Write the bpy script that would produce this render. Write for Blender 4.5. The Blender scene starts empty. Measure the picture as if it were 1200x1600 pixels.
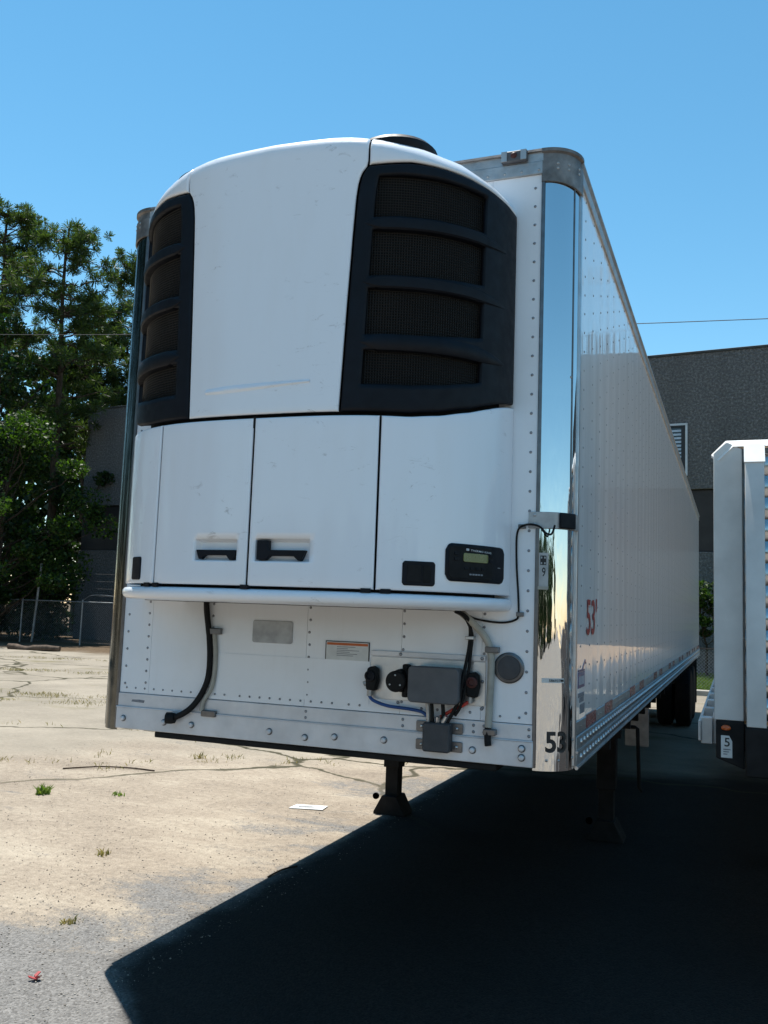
import bpy, bmesh, math, random
import numpy as np
from mathutils import Matrix, Vector
R = math.radians
random.seed(7)
rng = np.random.default_rng(11)
scene = bpy.context.scene
C = scene.collection

# ------------------------------------------------------------------ camera
def cam_setup():
    F, yaw, pitch, roll = 1413.24, .3713, .1079, .0361
    f = Vector((-math.sin(yaw)*math.cos(pitch), math.cos(yaw)*math.cos(pitch), math.sin(pitch)))
    r = f.cross(Vector((0, 0, 1))).normalized()
    u = r.cross(f)
    c, s = math.cos(roll), math.sin(roll)
    r2 = r*c + u*s
    u2 = u*c - r*s
    cd = bpy.data.cameras.new('camera')
    cam = bpy.data.objects.new('camera', cd)
    C.objects.link(cam)
    m = Matrix.Identity(4)
    for i in range(3):
        m[i][0] = r2[i]; m[i][1] = u2[i]; m[i][2] = -f[i]
    m[0][3], m[1][3], m[2][3] = 1.9941, -4.1636, 1.8651
    cam.matrix_world = m
    cd.sensor_fit = 'VERTICAL'
    cd.sensor_height = 24
    cd.lens = F/1600*24
    cd.clip_start = .05
    cd.clip_end = 2000
    scene.camera = cam
cam_setup()

# ------------------------------------------------------------------ sky, sun, exposure
SUN = Vector((-.254, .22, 1)).normalized()          # towards the sun
w = bpy.data.worlds.new('World')
scene.world = w
w.use_nodes = True
nt = w.node_tree
bg = nt.nodes['Background']
sky = nt.nodes.new('ShaderNodeTexSky')
sky.sky_type = 'NISHITA'
sky.sun_disc = False
sky.sun_elevation = math.asin(SUN.z)
sky.sun_rotation = math.atan2(SUN.x, SUN.y)
sky.air_density = 1.0
sky.dust_density = .0
sky.ozone_density = 1.0
tint = nt.nodes.new('ShaderNodeHueSaturation')
tint.inputs['Hue'].default_value = .48
tint.inputs['Saturation'].default_value = 1.23
tint.inputs['Value'].default_value = 1.03
nt.links.new(sky.outputs[0], tint.inputs['Color'])
nt.links.new(tint.outputs[0], bg.inputs[0])
bg.inputs[1].default_value = .113
sl = bpy.data.lights.new('sun', 'SUN')
sl.energy = 5
sl.angle = R(.5)
sl.color = (1, .955, .88)
so = bpy.data.objects.new('sun', sl)
C.objects.link(so)
so.rotation_euler = SUN.to_track_quat('Z', 'Y').to_euler()
so.location = (-10, 10, 40)
vs = scene.view_settings
vs.view_transform = 'Standard'
vs.look = 'None'
vs.exposure = 0.6
vs.gamma = 1
vs.use_curve_mapping = False
scene.render.engine = 'CYCLES'
scene.cycles.max_bounces = 6
scene.cycles.transparent_max_bounces = 12

# ------------------------------------------------------------------ materials
class N:
    def __init__(s, name):
        s.m = bpy.data.materials.new(name)
        s.m.use_nodes = True
        s.t = s.m.node_tree
        s.p = s.t.nodes['Principled BSDF']
        s.out = s.t.nodes['Material Output']
    def n(s, typ, **k):
        o = s.t.nodes.new('ShaderNode'+typ)
        for a, v in k.items():
            if a[0] == 'i' and a[1:].isdigit():
                o.inputs[int(a[1:])].default_value = v
            elif a in o.inputs.keys():
                o.inputs[a].default_value = v
            else:
                setattr(o, a, v)
        return o
    def l(s, a, b):
        s.t.links.new(a, b)
    def coord(s, scale=(1, 1, 1), which='Object'):
        tc = s.n('TexCoord')
        mp = s.n('Mapping')
        mp.inputs['Scale'].default_value = scale
        s.l(tc.outputs[which], mp.inputs[0])
        return mp.outputs[0]
    def noise(s, vec, scale, detail=4, rough=.55, dist=0):
        o = s.n('TexNoise', Scale=scale, Detail=detail, Roughness=rough, Distortion=dist)
        s.l(vec, o.inputs['Vector'])
        return o.outputs['Fac']
    def ramp(s, fac, stops):
        o = s.n('ValToRGB')
        e = o.color_ramp.elements
        while len(e) < len(stops):
            e.new(.5)
        for i, (pos, col) in enumerate(stops):
            e[i].position = pos
            e[i].color = (col, col, col, 1) if isinstance(col, (int, float)) else (*col, 1)
        s.l(fac, o.inputs[0])
        return o.outputs[0]
    def mix(s, fac, a, b, mode='MIX'):
        o = s.n('MixRGB', blend_type=mode)
        for i, v in ((0, fac), (1, a), (2, b)):
            if hasattr(v, 'is_linked') or hasattr(v, 'links'):
                s.l(v, o.inputs[i])
            elif isinstance(v, (int, float)):
                o.inputs[i].default_value = v if i == 0 else (v, v, v, 1)
            else:
                o.inputs[i].default_value = (*v, 1)
        return o.outputs[0]
    def bump(s, h, strength=.3, dist=.01, prev=None):
        o = s.n('Bump', Strength=strength, Distance=dist)
        s.l(h, o.inputs['Height'])
        if prev:
            s.l(prev, o.inputs['Normal'])
        return o.outputs[0]
    def fin(s, col=None, rough=None, metal=None, normal=None, coat=None, coat_rough=.03, spec=None):
        for key, v in (('Base Color', col), ('Roughness', rough), ('Metallic', metal), ('Normal', normal), ('Coat Weight', coat), ('Coat Roughness', coat_rough), ('Specular IOR Level', spec)):
            if v is None:
                continue
            if hasattr(v, 'links'):
                s.l(v, s.p.inputs[key])
            elif isinstance(v, (tuple, list)):
                s.p.inputs[key].default_value = (*v, 1)
            else:
                s.p.inputs[key].default_value = v
        if normal is not None and coat:
            s.l(normal, s.p.inputs['Coat Normal'])
        return s.m

def simple(name, col, rough=.5, metal=0, var=.12, scale=6, bump=.0, bscale=60, coat=0, spec=None):
    n = N(name)
    v = n.coord()
    f = n.noise(v, scale, 5)
    c = n.mix(n.ramp(f, [(.3, 0.), (.7, 1.)]), tuple(x*(1-var) for x in col), tuple(min(1, x*(1+var)) for x in col))
    nm = n.bump(n.noise(v, bscale, 3), bump, .004) if bump else None
    rr = n.ramp(n.noise(v, scale*2.3, 4), [(.3, max(0, rough-.08)), (.7, min(1, rough+.08))])
    return n.fin(c, rr, metal, nm, coat or None, spec=spec)

MAT = {}
def build_mats():
    # white painted aluminium of the trailer walls
    n = N('white_paint')
    v = n.coord()
    st = n.coord((9, 9, .5))
    dirt = n.ramp(n.noise(v, 2.3, 6, .65), [(.5, 0.), (.8, 1.)])
    streak = n.ramp(n.noise(st, 3, 5, .6), [(.55, 0.), (.8, 1.)])
    c = n.mix(.16, (.8, .83, .87), (.8, .83, .87))
    c = n.mix(n.mix(1, dirt, .2, 'MULTIPLY'), c, (.56, .53, .47))
    c = n.mix(n.mix(1, streak, .1, 'MULTIPLY'), c, (.5, .47, .42))
    b = n.bump(n.noise(n.coord((2.2, 2.2, 1.2)), 1.6, 2), .25, .02)
    MAT['white'] = n.fin(c, .32, 0, b, .35, .06)
    # glossy side wall
    n = N('side_paint')
    dirt = n.ramp(n.noise(n.coord((1, 1, .35)), 3, 6, .65), [(.45, 0.), (.85, 1.)])
    c = n.mix(n.mix(1, dirt, .3, 'MULTIPLY'), (.93, .93, .93), (.74, .72, .68))
    h = n.noise(n.coord((1, 3.2, .25)), 1.5, 3)
    h2 = n.noise(n.coord((1, 1, .9)), 4.5, 2)
    wv = n.n('TexWave', wave_type='BANDS', bands_direction='Y', wave_profile='SIN', Scale=1.08, Distortion=.8)
    wv.inputs['Detail'].default_value = 1
    n.l(n.coord(), wv.inputs['Vector'])
    b = n.bump(h, .4, .012, n.bump(h2, .18, .006, n.bump(wv.outputs['Fac'], .2, .004)))
    MAT['side'] = n.fin(c, .3, 0, b, .72, .02, .3)
    # unit plastic
    n = N('unit_white')
    v = n.coord()
    scuff = n.ramp(n.noise(n.coord((1, 1, 2.0)), 11, 8, .75, .8), [(.6, 0.), (.68, 1.)])
    where = n.ramp(n.noise(v, 2.6, 2), [(.49, 0.), (.6, 1.)])
    c = n.mix(n.mix(1, n.mix(1, scuff, where, 'MULTIPLY'), .55, 'MULTIPLY'), (.81, .845, .9), (.3, .29, .3))
    dust = n.ramp(n.noise(n.coord((3, 3, .6)), 3.1, 5), [(.45, 0.), (.8, 1.)])
    c = n.mix(n.mix(1, dust, .1, 'MULTIPLY'), c, (.62, .58, .52))
    b = n.bump(n.noise(v, 2.4, 2), .1, .012)
    MAT['unit'] = n.fin(c, .35, 0, b, .5, .06)
    # chrome corner sheet, buckled lower down
    n = N('chrome')
    tc = n.n('TexCoord')
    sep = n.n('SeparateXYZ')
    n.l(tc.outputs['Object'], sep.inputs[0])
    mask = n.n('MapRange')
    for i, x in ((1, 2.9), (2, 1.5), (3, .05), (4, 1.)):
        mask.inputs[i].default_value = x
    n.l(sep.outputs[2], mask.inputs[0])
    h = n.noise(n.coord((9, 9, 1.1)), 1.7, 3, .5, .4)
    hm = n.n('Math', operation='MULTIPLY')
    n.l(h, hm.inputs[0]); n.l(mask.outputs[0], hm.inputs[1])
    b = n.bump(hm.outputs[0], .7, .011)
    sm = n.ramp(n.noise(n.coord((2, 2, 1)), 5, 6, .7), [(.5, .03), (.85, .16)])
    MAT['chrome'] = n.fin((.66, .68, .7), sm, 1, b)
    MAT['chrome_dull'] = simple('dark_steel', (.13, .135, .13), .16, 1, .4, 5, .12, 9)  # darker metal, used on the left corner panel
    MAT['alu'] = simple('brushed_aluminium', (.56, .57, .58), .38, .9, .15, 9, .1, 80)
    MAT['alu_dull'] = simple('weathered_aluminium', (.42, .42, .42), .5, .75, .22, 12, .15, 90)
    MAT['capmetal'] = simple('grimy_metal', (.2, .185, .175), .5, .5, .45, 14, .2, 60)
    MAT['rail_paint'] = simple('rail_paint', (.66, .66, .68), .4, .15, .12, 7, .08, 40, .2)
    MAT['trim'] = simple('dark_trim', (.16, .16, .165), .35, .8, .2, 14)
    MAT['rivet'] = simple('rivet_metal', (.27, .28, .3), .42, .7, .2, 20)
    MAT['siderivet'] = simple('painted_rivet', (.2, .205, .21), .5, 0, .2, 20)
    MAT['black'] = simple('black_plastic', (.0042, .0056, .0095), .55, 0, .25, 9, .12, 220, 0, .22)
    MAT['black2'] = simple('black_rubber', (.009, .009, .0095), .7, 0, .3, 12, .1, 120, 0, .25)
    MAT['inner'] = simple('dark_interior', (.006, .006, .006), .9, 0, .1, 4)
    MAT['steel'] = simple('black_steel', (.014, .013, .013), .75, .0, .4, 8, .2, 70, 0, .25)
    n = N('grille_mesh')
    v = n.coord((1, 1, 1))
    wv = n.n('TexWave', wave_type='BANDS', bands_direction='Z', Scale=26, Distortion=.6)
    n.l(v, wv.inputs['Vector'])
    wx = n.n('TexWave', wave_type='BANDS', bands_direction='X', Scale=40, Distortion=.4)
    n.l(v, wx.inputs['Vector'])
    hh = n.mix(1, wv.outputs[0], wx.outputs[0], 'MULTIPLY')
    c = n.mix(n.ramp(n.noise(v, 5, 6, .7), [(.45, 0.), (.7, 1.)]), (.009, .0088, .009), (.034, .027, .02))
    MAT['mesh'] = n.fin(n.mix(n.mix(1, hh, .6, 'MULTIPLY'), (.004, .004, .004), c), .8, 0, n.bump(hh, .6, .004), spec=.2)
    MAT['meshwire'] = simple('dusty_wire', (.009, .0082, .0072), .6, 0, .5, 4)
    MAT['greybox'] = simple('grey_plastic', (.085, .09, .1), .6, 0, .12, 14, .2, 160)
    MAT['greybox_d'] = simple('dark_grey_plastic', (.05, .052, .058), .65, 0, .15, 14, .2, 160)
    MAT['conduit'] = simple('beige_conduit', (.34, .33, .29), .6, 0, .15, 18, .25, 90)
    MAT['blue'] = simple('blue_hose', (.01, .06, .22), .5, 0, .15, 18)
    MAT['redhose'] = simple('red_hose', (.42, .03, .015), .5, 0, .15, 18)
    MAT['redseal'] = simple('red_rubber', (.05, .008, .006), .6, 0, .3, 30)
    MAT['redlens'] = simple('red_lens', (.22, .008, .006), .25, 0, .2, 30, .3, 220, .4)
    MAT['whitelens'] = simple('white_reflector', (.45, .45, .46), .3, 0, .2, 30, .3, 220, .3)
    MAT['amber'] = simple('amber_lens', (.5, .09, .012), .25, 0, .2, 30, 0, 60, .5)
    MAT['lcd'] = simple('lcd_screen', (.1, .12, .02), .3, 0, .08, 20, 0, 60, .5)
    MAT['paper'] = simple('white_paper', (.62, .63, .62), .7, 0, .08, 18)
    MAT['orange'] = simple('orange_print', (.5, .12, .03), .6, 0, .1, 18)
    MAT['ink'] = simple('black_ink', (.012, .012, .014), .5, 0, .1, 18)
    MAT['greyink'] = simple('grey_ink', (.2, .21, .23), .6, 0, .3, 40)
    MAT['redink'] = simple('red_vinyl', (.36, .012, .02), .5, 0, .25, 14, 0, 60, .4)
    MAT['blueink'] = simple('blue_vinyl', (.015, .035, .16), .4, 0, .25, 30, 0, 60, .4)
    MAT['whiteink'] = simple('white_print', (.5, .52, .54), .6, 0, .1, 18)
    MAT['platem'] = simple('frosted_plate', (.36, .37, .38), .45, .5, .2, 16, .1, 60)
    MAT['tyre'] = simple('tyre_rubber', (.011, .011, .0115), .85, 0, .3, 10, .3, 90, 0, .2)
    MAT['fbwhite'] = simple('flatbed_aluminium', (.62, .61, .59), .45, .05, .16, 3, .1, 60)
    MAT['fbsunlit'] = simple('sunlit_cap_tone', (.82, .82, .8), .4, 0, .05, 6)  # paler copy of the flatbed metal: sunlight painted into the top faces
    MAT['fbslat'] = simple('polished_slats', (.5, .51, .52), .22, 1, .12, 6, .1, 20)
    n = N('deck_wood')
    v = n.coord((14, .7, 6))
    MAT['wood'] = n.fin(n.ramp(n.noise(v, 3, 7, .65), [(.3, (.2, .12, .06)), (.7, (.4, .26, .13))]), .75, 0, n.bump(n.noise(v, 6, 5), .4, .006))
    # exposed aggregate concrete
    n = N('aggregate_concrete')
    v = n.coord()
    vo = n.n('TexVoronoi', Scale=16)
    n.l(v, vo.inputs['Vector'])
    c = n.ramp(n.noise(v, 13, 6, .8), [(.3, (.048, .048, .05)), (.5, (.12, .118, .12)), (.66, (.25, .248, .25)), (.78, (.5, .49, .47))])
    stain = n.ramp(n.noise(n.coord((1, 1, .18)), .9, 5, .6), [(.4, 0.), (.75, 1.)])
    c = n.mix(n.mix(1, stain, .45, 'MULTIPLY'), c, (.062, .06, .06))
    MAT['aggregate'] = n.fin(c, .95, 0, n.bump(vo.outputs['Distance'], .9, .03), spec=.2)
    MAT['band'] = simple('brown_metal_band', (.022, .017, .016), .6, .0, .15, 1.5, .05, 12)
    MAT['coping'] = simple('dark_coping', (.05, .05, .05), .6, .3, .1, 3)
    MAT['winframe'] = simple('window_frame', (.5, .52, .55), .5, .3, .1, 5)
    MAT['blind'] = simple('pale_louvre', (.5, .53, .57), .5, 0, .1, 5)
    n = N('dark_glass')
    MAT['glass'] = n.fin(n.mix(n.noise(n.coord(), 2), (.01, .012, .015), (.02, .022, .026)), .06, 0, None, .5)
    MAT['galv'] = simple('galvanised_steel', (.3, .31, .32), .5, .7, .2, 5)
    MAT['cable'] = simple('cable_sheath', (.03, .03, .032), .7, 0, .2, 3)
    MAT['kerb'] = simple('kerb_concrete', (.34, .32, .28), .9, 0, .25, 3, .3, 30)
    def foliage(name, a, b, trans):
        n = N(name)
        g = n.n('NewGeometry')
        c = n.mix(g.outputs['Random Per Island'], a, b)
        tr = n.n('BsdfTranslucent')
        n.l(n.mix(1, c, trans, 'MULTIPLY'), tr.inputs[0])
        n.fin(c, .5, 0, None, None, spec=.35)
        mx = n.n('MixShader')
        mx.inputs[0].default_value = .42
        n.l(n.p.outputs[0], mx.inputs[1])
        n.l(tr.outputs[0], mx.inputs[2])
        n.l(mx.outputs[0], n.out.inputs[0])
        return n.m
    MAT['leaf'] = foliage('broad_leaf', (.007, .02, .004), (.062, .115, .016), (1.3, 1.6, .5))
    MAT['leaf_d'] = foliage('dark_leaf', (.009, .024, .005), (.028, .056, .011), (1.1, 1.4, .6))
    MAT['needle'] = foliage('pine_needle', (.016, .032, .008), (.075, .11, .024), (1.3, 1.5, .7))
    MAT['blade'] = foliage('grass_blade', (.09, .16, .02), (.17, .22, .05), (1.3, 1.5, .6))
    MAT['dryblade'] = foliage('dry_grass_blade', (.13, .14, .04), (.32, .25, .11), (1.2, 1.2, .8))
    n = N('bark')
    v = n.coord((3, 3, .7))
    MAT['bark'] = n.fin(n.ramp(n.noise(v, 4, 7, .7), [(.35, (.022, .016, .012)), (.7, (.1, .072, .052))]), .95, 0, n.bump(n.noise(v, 5, 6), .8, .04), spec=.15)
    # yard ground: blown sand over gravel, trailer's shadow painted dark into the colour, grey slabs further off, leaf litter under the trees
    n = N('yard_ground')
    v = n.coord()
    sep = n.n('SeparateXYZ')
    n.l(v, sep.inputs[0])
    def mr(src, a, b, c0=0., c1=1.):
        m = n.n('MapRange', interpolation_type='SMOOTHSTEP')
        for i, x in ((1, a), (2, b), (3, c0), (4, c1)):
            m.inputs[i].default_value = x
        n.l(src, m.inputs[0])
        return m.outputs[0]
    def math_(op, a, b):
        m = n.n('Math', operation=op)
        for i, x in ((0, a), (1, b)):
            if hasattr(x, 'links'):
                n.l(x, m.inputs[i])
            else:
                m.inputs[i].default_value = x
        return m.outputs[0]
    vo = n.n('TexVoronoi', Scale=85)
    n.l(v, vo.inputs['Vector'])
    stone = n.ramp(vo.outputs['Color'], [(.0, .3), (1., 1.)])
    shade_asphalt = n.mix(stone, (.0085, .007, .0062), (.05, .041, .036))  # near-black copy of the gravel: the trailer's shadow painted on the ground
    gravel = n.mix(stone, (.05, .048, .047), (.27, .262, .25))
    shade_asphalt = n.mix(n.ramp(n.noise(v, 1.1, 5), [(.35, 0.), (.7, 1.)]), shade_asphalt, n.mix(.55, shade_asphalt, (.02, .019, .0185)))
    grain = n.mix(.45, n.noise(v, 85, 4, .75), n.noise(v, 17, 6, .75))
    tone = n.noise(n.coord((1, 1.7, 1)), .75, 6, .62)
    sand = n.ramp(tone, [(.32, (.165, .13, .098)), (.5, (.28, .23, .176)), (.64, (.4, .345, .27))])
    sand = n.mix(.5, sand, n.ramp(grain, [(.36, (.062, .05, .038)), (.58, (.42, .365, .295))]), 'MIX')
    slab = n.ramp(n.noise(v, .55, 6, .65), [(.3, (.17, .148, .115)), (.7, (.36, .315, .25))])
    slab = n.mix(.35, slab, n.ramp(grain, [(.34, (.09, .08, .065)), (.6, (.38, .345, .29))]), 'MIX')
    # mask of sand over asphalt: drifted in streaks, thinner close to y<0.6, left out of the painted shadow
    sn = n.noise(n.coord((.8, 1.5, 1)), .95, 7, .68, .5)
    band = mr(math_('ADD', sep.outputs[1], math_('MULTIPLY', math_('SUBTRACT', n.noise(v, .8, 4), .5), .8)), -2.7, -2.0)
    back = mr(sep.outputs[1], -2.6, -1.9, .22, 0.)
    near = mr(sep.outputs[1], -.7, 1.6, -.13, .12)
    nearx = math_('ADD', mr(sep.outputs[0], -2.6, -1.1, .06, -.08), math_('ADD', back, math_('MULTIPLY', band, mr(sep.outputs[0], -1.15, -.6, 0., -.6))))  # fades the sand out where the trailer's shadow falls
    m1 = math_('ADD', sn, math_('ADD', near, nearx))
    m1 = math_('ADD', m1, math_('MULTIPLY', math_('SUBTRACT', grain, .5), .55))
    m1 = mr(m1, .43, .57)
    under = n.mix(math_('MULTIPLY', band, mr(math_('ADD', math_('ADD', sep.outputs[0], math_('MULTIPLY', math_('MINIMUM', math_('ADD', sep.outputs[1], .1), 0.), .9)), math_('MULTIPLY', math_('SUBTRACT', n.noise(v, 2.2, 4), .5), .3)), -1.08, -.86)), gravel, shade_asphalt)  # mask bent along the shadow edge: painted shade inside, gravel outside
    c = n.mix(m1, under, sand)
    far = math_('ADD', math_('SUBTRACT', sep.outputs[1], math_('MULTIPLY', sep.outputs[0], .32)), math_('MULTIPLY', math_('SUBTRACT', n.noise(v, .35, 5), .5), 7))
    fm = mr(far, 6.2, 8.6)
    c = n.mix(fm, c, slab)
    # cracks between slabs
    cr = n.n('TexVoronoi', feature='DISTANCE_TO_EDGE', Scale=.24)
    wob = n.n('MixRGB', blend_type='ADD')
    wob.inputs[0].default_value = 1
    n.l(v, wob.inputs[1])
    nn = n.n('TexNoise', Scale=1.4, Detail=5)
    n.l(v, nn.inputs['Vector'])
    n.l(n.mix(1, nn.outputs['Color'], .7, 'MULTIPLY'), wob.inputs[2])
    n.l(wob.outputs[0], cr.inputs['Vector'])
    crk = mr(cr.outputs['Distance'], .004, .014, 1., 0.)
    crk = math_('MULTIPLY', crk, mr(far, 2.5, 6.5, 0., 1.))
    c = n.mix(crk, c, (.06, .055, .035))
    patch = mr(n.noise(n.coord((.5, 1.4, 1)), .5, 6, .65), .56, .66)
    patch = math_('MULTIPLY', patch, mr(far, 9, 13))
    c = n.mix(patch, c, n.mix(n.noise(v, 9, 4), (.09, .1, .04), (.26, .21, .13)))
    lit = math_('MULTIPLY', mr(math_('ADD', sep.outputs[1], math_('MULTIPLY', math_('SUBTRACT', n.noise(v, .5, 5), .5), 5)), 21, 23.5), mr(sep.outputs[0], -6, -9))
    c = n.mix(lit, c, n.ramp(n.noise(v, 7, 7, .7), [(.3, (.05, .035, .022)), (.7, (.17, .12, .075))]))
    hgt = n.mix(m1, n.ramp(vo.outputs['Distance'], [(0., 1.), (.7, 0.)]), n.mix(.5, grain, n.noise(v, 14, 6, .7)))
    b = n.bump(hgt, .65, .012, n.bump(n.noise(v, 1.3, 5), .35, .08))
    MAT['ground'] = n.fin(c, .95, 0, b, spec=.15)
    n = N('lawn')
    v = n.coord()
    MAT['lawn'] = n.fin(n.ramp(n.noise(v, 3, 7, .7), [(.3, (.05, .085, .015)), (.7, (.11, .15, .03))]), .9, 0, n.bump(n.noise(v, 22, 5), .7, .05), spec=.15)
    n = N('pebble')
    g = n.n('NewGeometry')
    MAT['stonegrey'] = n.fin(n.ramp(g.outputs['Random Per Island'], [(0., (.08, .072, .065)), (.4, (.24, .205, .17)), (1., (.46, .42, .36))]), .9, 0, None, spec=.2)
    MAT['redscrap'] = simple('red_scrap', (.35, .05, .05), .6, 0, .5, 40)
    MAT['log'] = simple('old_log', (.1, .07, .05), .95, 0, .4, 8, .5, 30)
build_mats()

# ------------------------------------------------------------------ mesh building
class MB:
    def __init__(s):
        s.v = []; s.f = []; s.mi = []
    def add(s, v, f, mi=0):
        o = len(s.v)
        s.v += [tuple(x) for x in v]
        s.f += [tuple(i+o for i in q) for q in f]
        s.mi += [mi]*len(f)
        return s
    def box(s, x0, x1, y0, y1, z0, z1, mi=0):
        v = [(x, y, z) for z in (z0, z1) for y in (y0, y1) for x in (x0, x1)]
        return s.add(v, [(0, 2, 3, 1), (4, 5, 7, 6), (0, 1, 5, 4), (2, 6, 7, 3), (0, 4, 6, 2), (1, 3, 7, 5)], mi)
    def cyl(s, a, b, r0, r1=None, n=12, caps=True, mi=0):
        r1 = r0 if r1 is None else r1
        return s.tube([a, b], [r0, r1], n, caps, mi)
    def tube(s, pts, r, n=8, caps=True, mi=0):
        pts = [Vector(p) for p in pts]
        k = len(pts)
        if isinstance(r, (int, float)):
            r = [r]*k
        vs_ = []
        t0 = (pts[1]-pts[0]).normalized()
        ref = Vector((0, 0, 1)) if abs(t0.z) < .9 else Vector((1, 0, 0))
        x = t0.cross(ref).normalized()
        for i, p in enumerate(pts):
            t = (pts[min(i+1, k-1)]-pts[max(i-1, 0)]).normalized()
            x = (x - t*x.dot(t)).normalized()
            y = t.cross(x)
            for j in range(n):
                a = 2*math.pi*j/n
                vs_.append(p+(x*math.cos(a)+y*math.sin(a))*r[i])
        fs = []
        for i in range(k-1):
            for j in range(n):
                fs.append((i*n+j, i*n+(j+1) % n, (i+1)*n+(j+1) % n, (i+1)*n+j))
        if caps:
            fs.append(tuple(range(n))[::-1])
            fs.append(tuple((k-1)*n+j for j in range(n)))
        return s.add(vs_, fs, mi)
    def lathe(s, o, ax, prof, n=24, mi=0):
        """prof: (radius, height along ax) pairs"""
        o = Vector(o); ax = Vector(ax).normalized()
        ref = Vector((0, 0, 1)) if abs(ax.z) < .9 else Vector((1, 0, 0))
        x = ax.cross(ref).normalized(); y = ax.cross(x)
        vs_ = []
        for r, h in prof:
            for j in range(n):
                a = 2*math.pi*j/n
                vs_.append(o+ax*h+(x*math.cos(a)+y*math.sin(a))*r)
        fs = []
        for i in range(len(prof)-1):
            for j in range(n):
                fs.append((i*n+j, i*n+(j+1) % n, (i+1)*n+(j+1) % n, (i+1)*n+j))
        if prof[0][0] > 1e-6:
            fs.append(tuple(range(n))[::-1])
        if prof[-1][0] > 1e-6:
            fs.append(tuple((len(prof)-1)*n+j for j in range(n)))
        return s.add(vs_, fs, mi)
    def prism(s, poly, fn, d0, d1, mi=0):
        """poly of (a,b); fn(a,b,d)->point"""
        n = len(poly)
        v = [fn(a, b, d0) for a, b in poly]+[fn(a, b, d1) for a, b in poly]
        f = [tuple(range(n))[::-1], tuple(range(n, 2*n))]
        f += [(i, (i+1) % n, n+(i+1) % n, n+i) for i in range(n)]
        return s.add(v, f, mi)
    def dome(s, o, ax, r, h, n=8, mi=0):
        return s.lathe(o, ax, [(r, 0), (r*.8, h*.65), (r*.35, h), (0, h*1.02)], n, mi)
    def build(s, name, mat, parent=None, smooth=True, bevel=0, label=None, kind=None, fix=True):
        me = bpy.data.meshes.new(name)
        me.from_pydata(s.v, [], s.f)
        mats = mat if isinstance(mat, (list, tuple)) else [mat]
        for m in mats:
            me.materials.append(MAT[m])
        if len(mats) > 1:
            me.polygons.foreach_set('material_index', s.mi)
        if fix:
            bm = bmesh.new(); bm.from_mesh(me)
            bmesh.ops.recalc_face_normals(bm, faces=bm.faces)
            bm.to_mesh(me); bm.free()
        if smooth:
            me.polygons.foreach_set('use_smooth', [True]*len(me.polygons))
            me.set_sharp_from_angle(angle=R(38))
        me.update()
        o = bpy.data.objects.new(name, me)
        C.objects.link(o)
        if parent:
            o.parent = parent
        if bevel:
            b = o.modifiers.new('bevel', 'BEVEL')
            b.width = bevel; b.segments = 2; b.limit_method = 'ANGLE'; b.angle_limit = R(40)
        if label:
            o['label'] = label
        if kind:
            o['kind'] = kind
        return o

def tag(o, label, cat, group=None):
    o['label'] = label; o['category'] = cat
    if group:
        o['group'] = group
    return o
def thing(name, label, cat, loc=(0, 0, 0), rz=0, group=None):
    o = bpy.data.objects.new(name, None)
    C.objects.link(o)
    o.location = loc; o.rotation_euler = (0, 0, rz)
    o.empty_display_size = .3
    return tag(o, label, cat, group)
def np_mesh(name, V, F, mat, parent=None, kind=None, smooth=False):
    """V (n,3) float array, F (m,k) int array"""
    me = bpy.data.meshes.new(name)
    m, k = F.shape
    me.vertices.add(len(V)); me.vertices.foreach_set('co', np.asarray(V, np.float32).ravel())
    me.loops.add(m*k); me.loops.foreach_set('vertex_index', F.ravel().astype(np.int32))
    me.polygons.add(m); me.polygons.foreach_set('loop_start', (np.arange(m)*k).astype(np.int32))
    me.polygons.foreach_set('loop_total', np.full(m, k, np.int32))
    me.materials.append(MAT[mat])
    me.update(calc_edges=True); me.validate()
    o = bpy.data.objects.new(name, me)
    C.objects.link(o)
    if parent:
        o.parent = parent
    if kind:
        o['kind'] = kind
    return o
def text_polys(body, height, spacing=1.0, bold=0.):
    cu = bpy.data.curves.new('t', 'FONT')
    cu.body = body; cu.size = 1; cu.resolution_u = 4; cu.space_character = spacing; cu.offset = bold
    ob = bpy.data.objects.new('t', cu)
    C.objects.link(ob)
    dg = bpy.context.evaluated_depsgraph_get()
    me = bpy.data.meshes.new_from_object(ob.evaluated_get(dg))
    v = [(a.co.x, a.co.y) for a in me.vertices]
    f = [tuple(q.vertices) for q in me.polygons]
    bpy.data.objects.remove(ob); bpy.data.curves.remove(cu); bpy.data.meshes.remove(me)
    x0 = min(a for a, b in v); x1 = max(a for a, b in v)
    y0 = min(b for a, b in v); y1 = max(b for a, b in v)
    k = 1/(y1-y0)
    return [((a-x0)*k, (b-y0)*k) for a, b in v], f, (x1-x0)*k      # unit height, width ratio
def text_on(body, fn, name, mat, parent, width, height, spacing=1.0, label=None, bold=.012):
    """fn(a,b)->point for a in [0,width], b in [0,height]"""
    v, f, wr = text_polys(body, 1, spacing, bold)
    mb = MB()
    mb.add([fn(a/wr*width, b*height) for a, b in v], f)
    return mb.build(name, mat, parent, smooth=False, fix=False, label=label)

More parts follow.
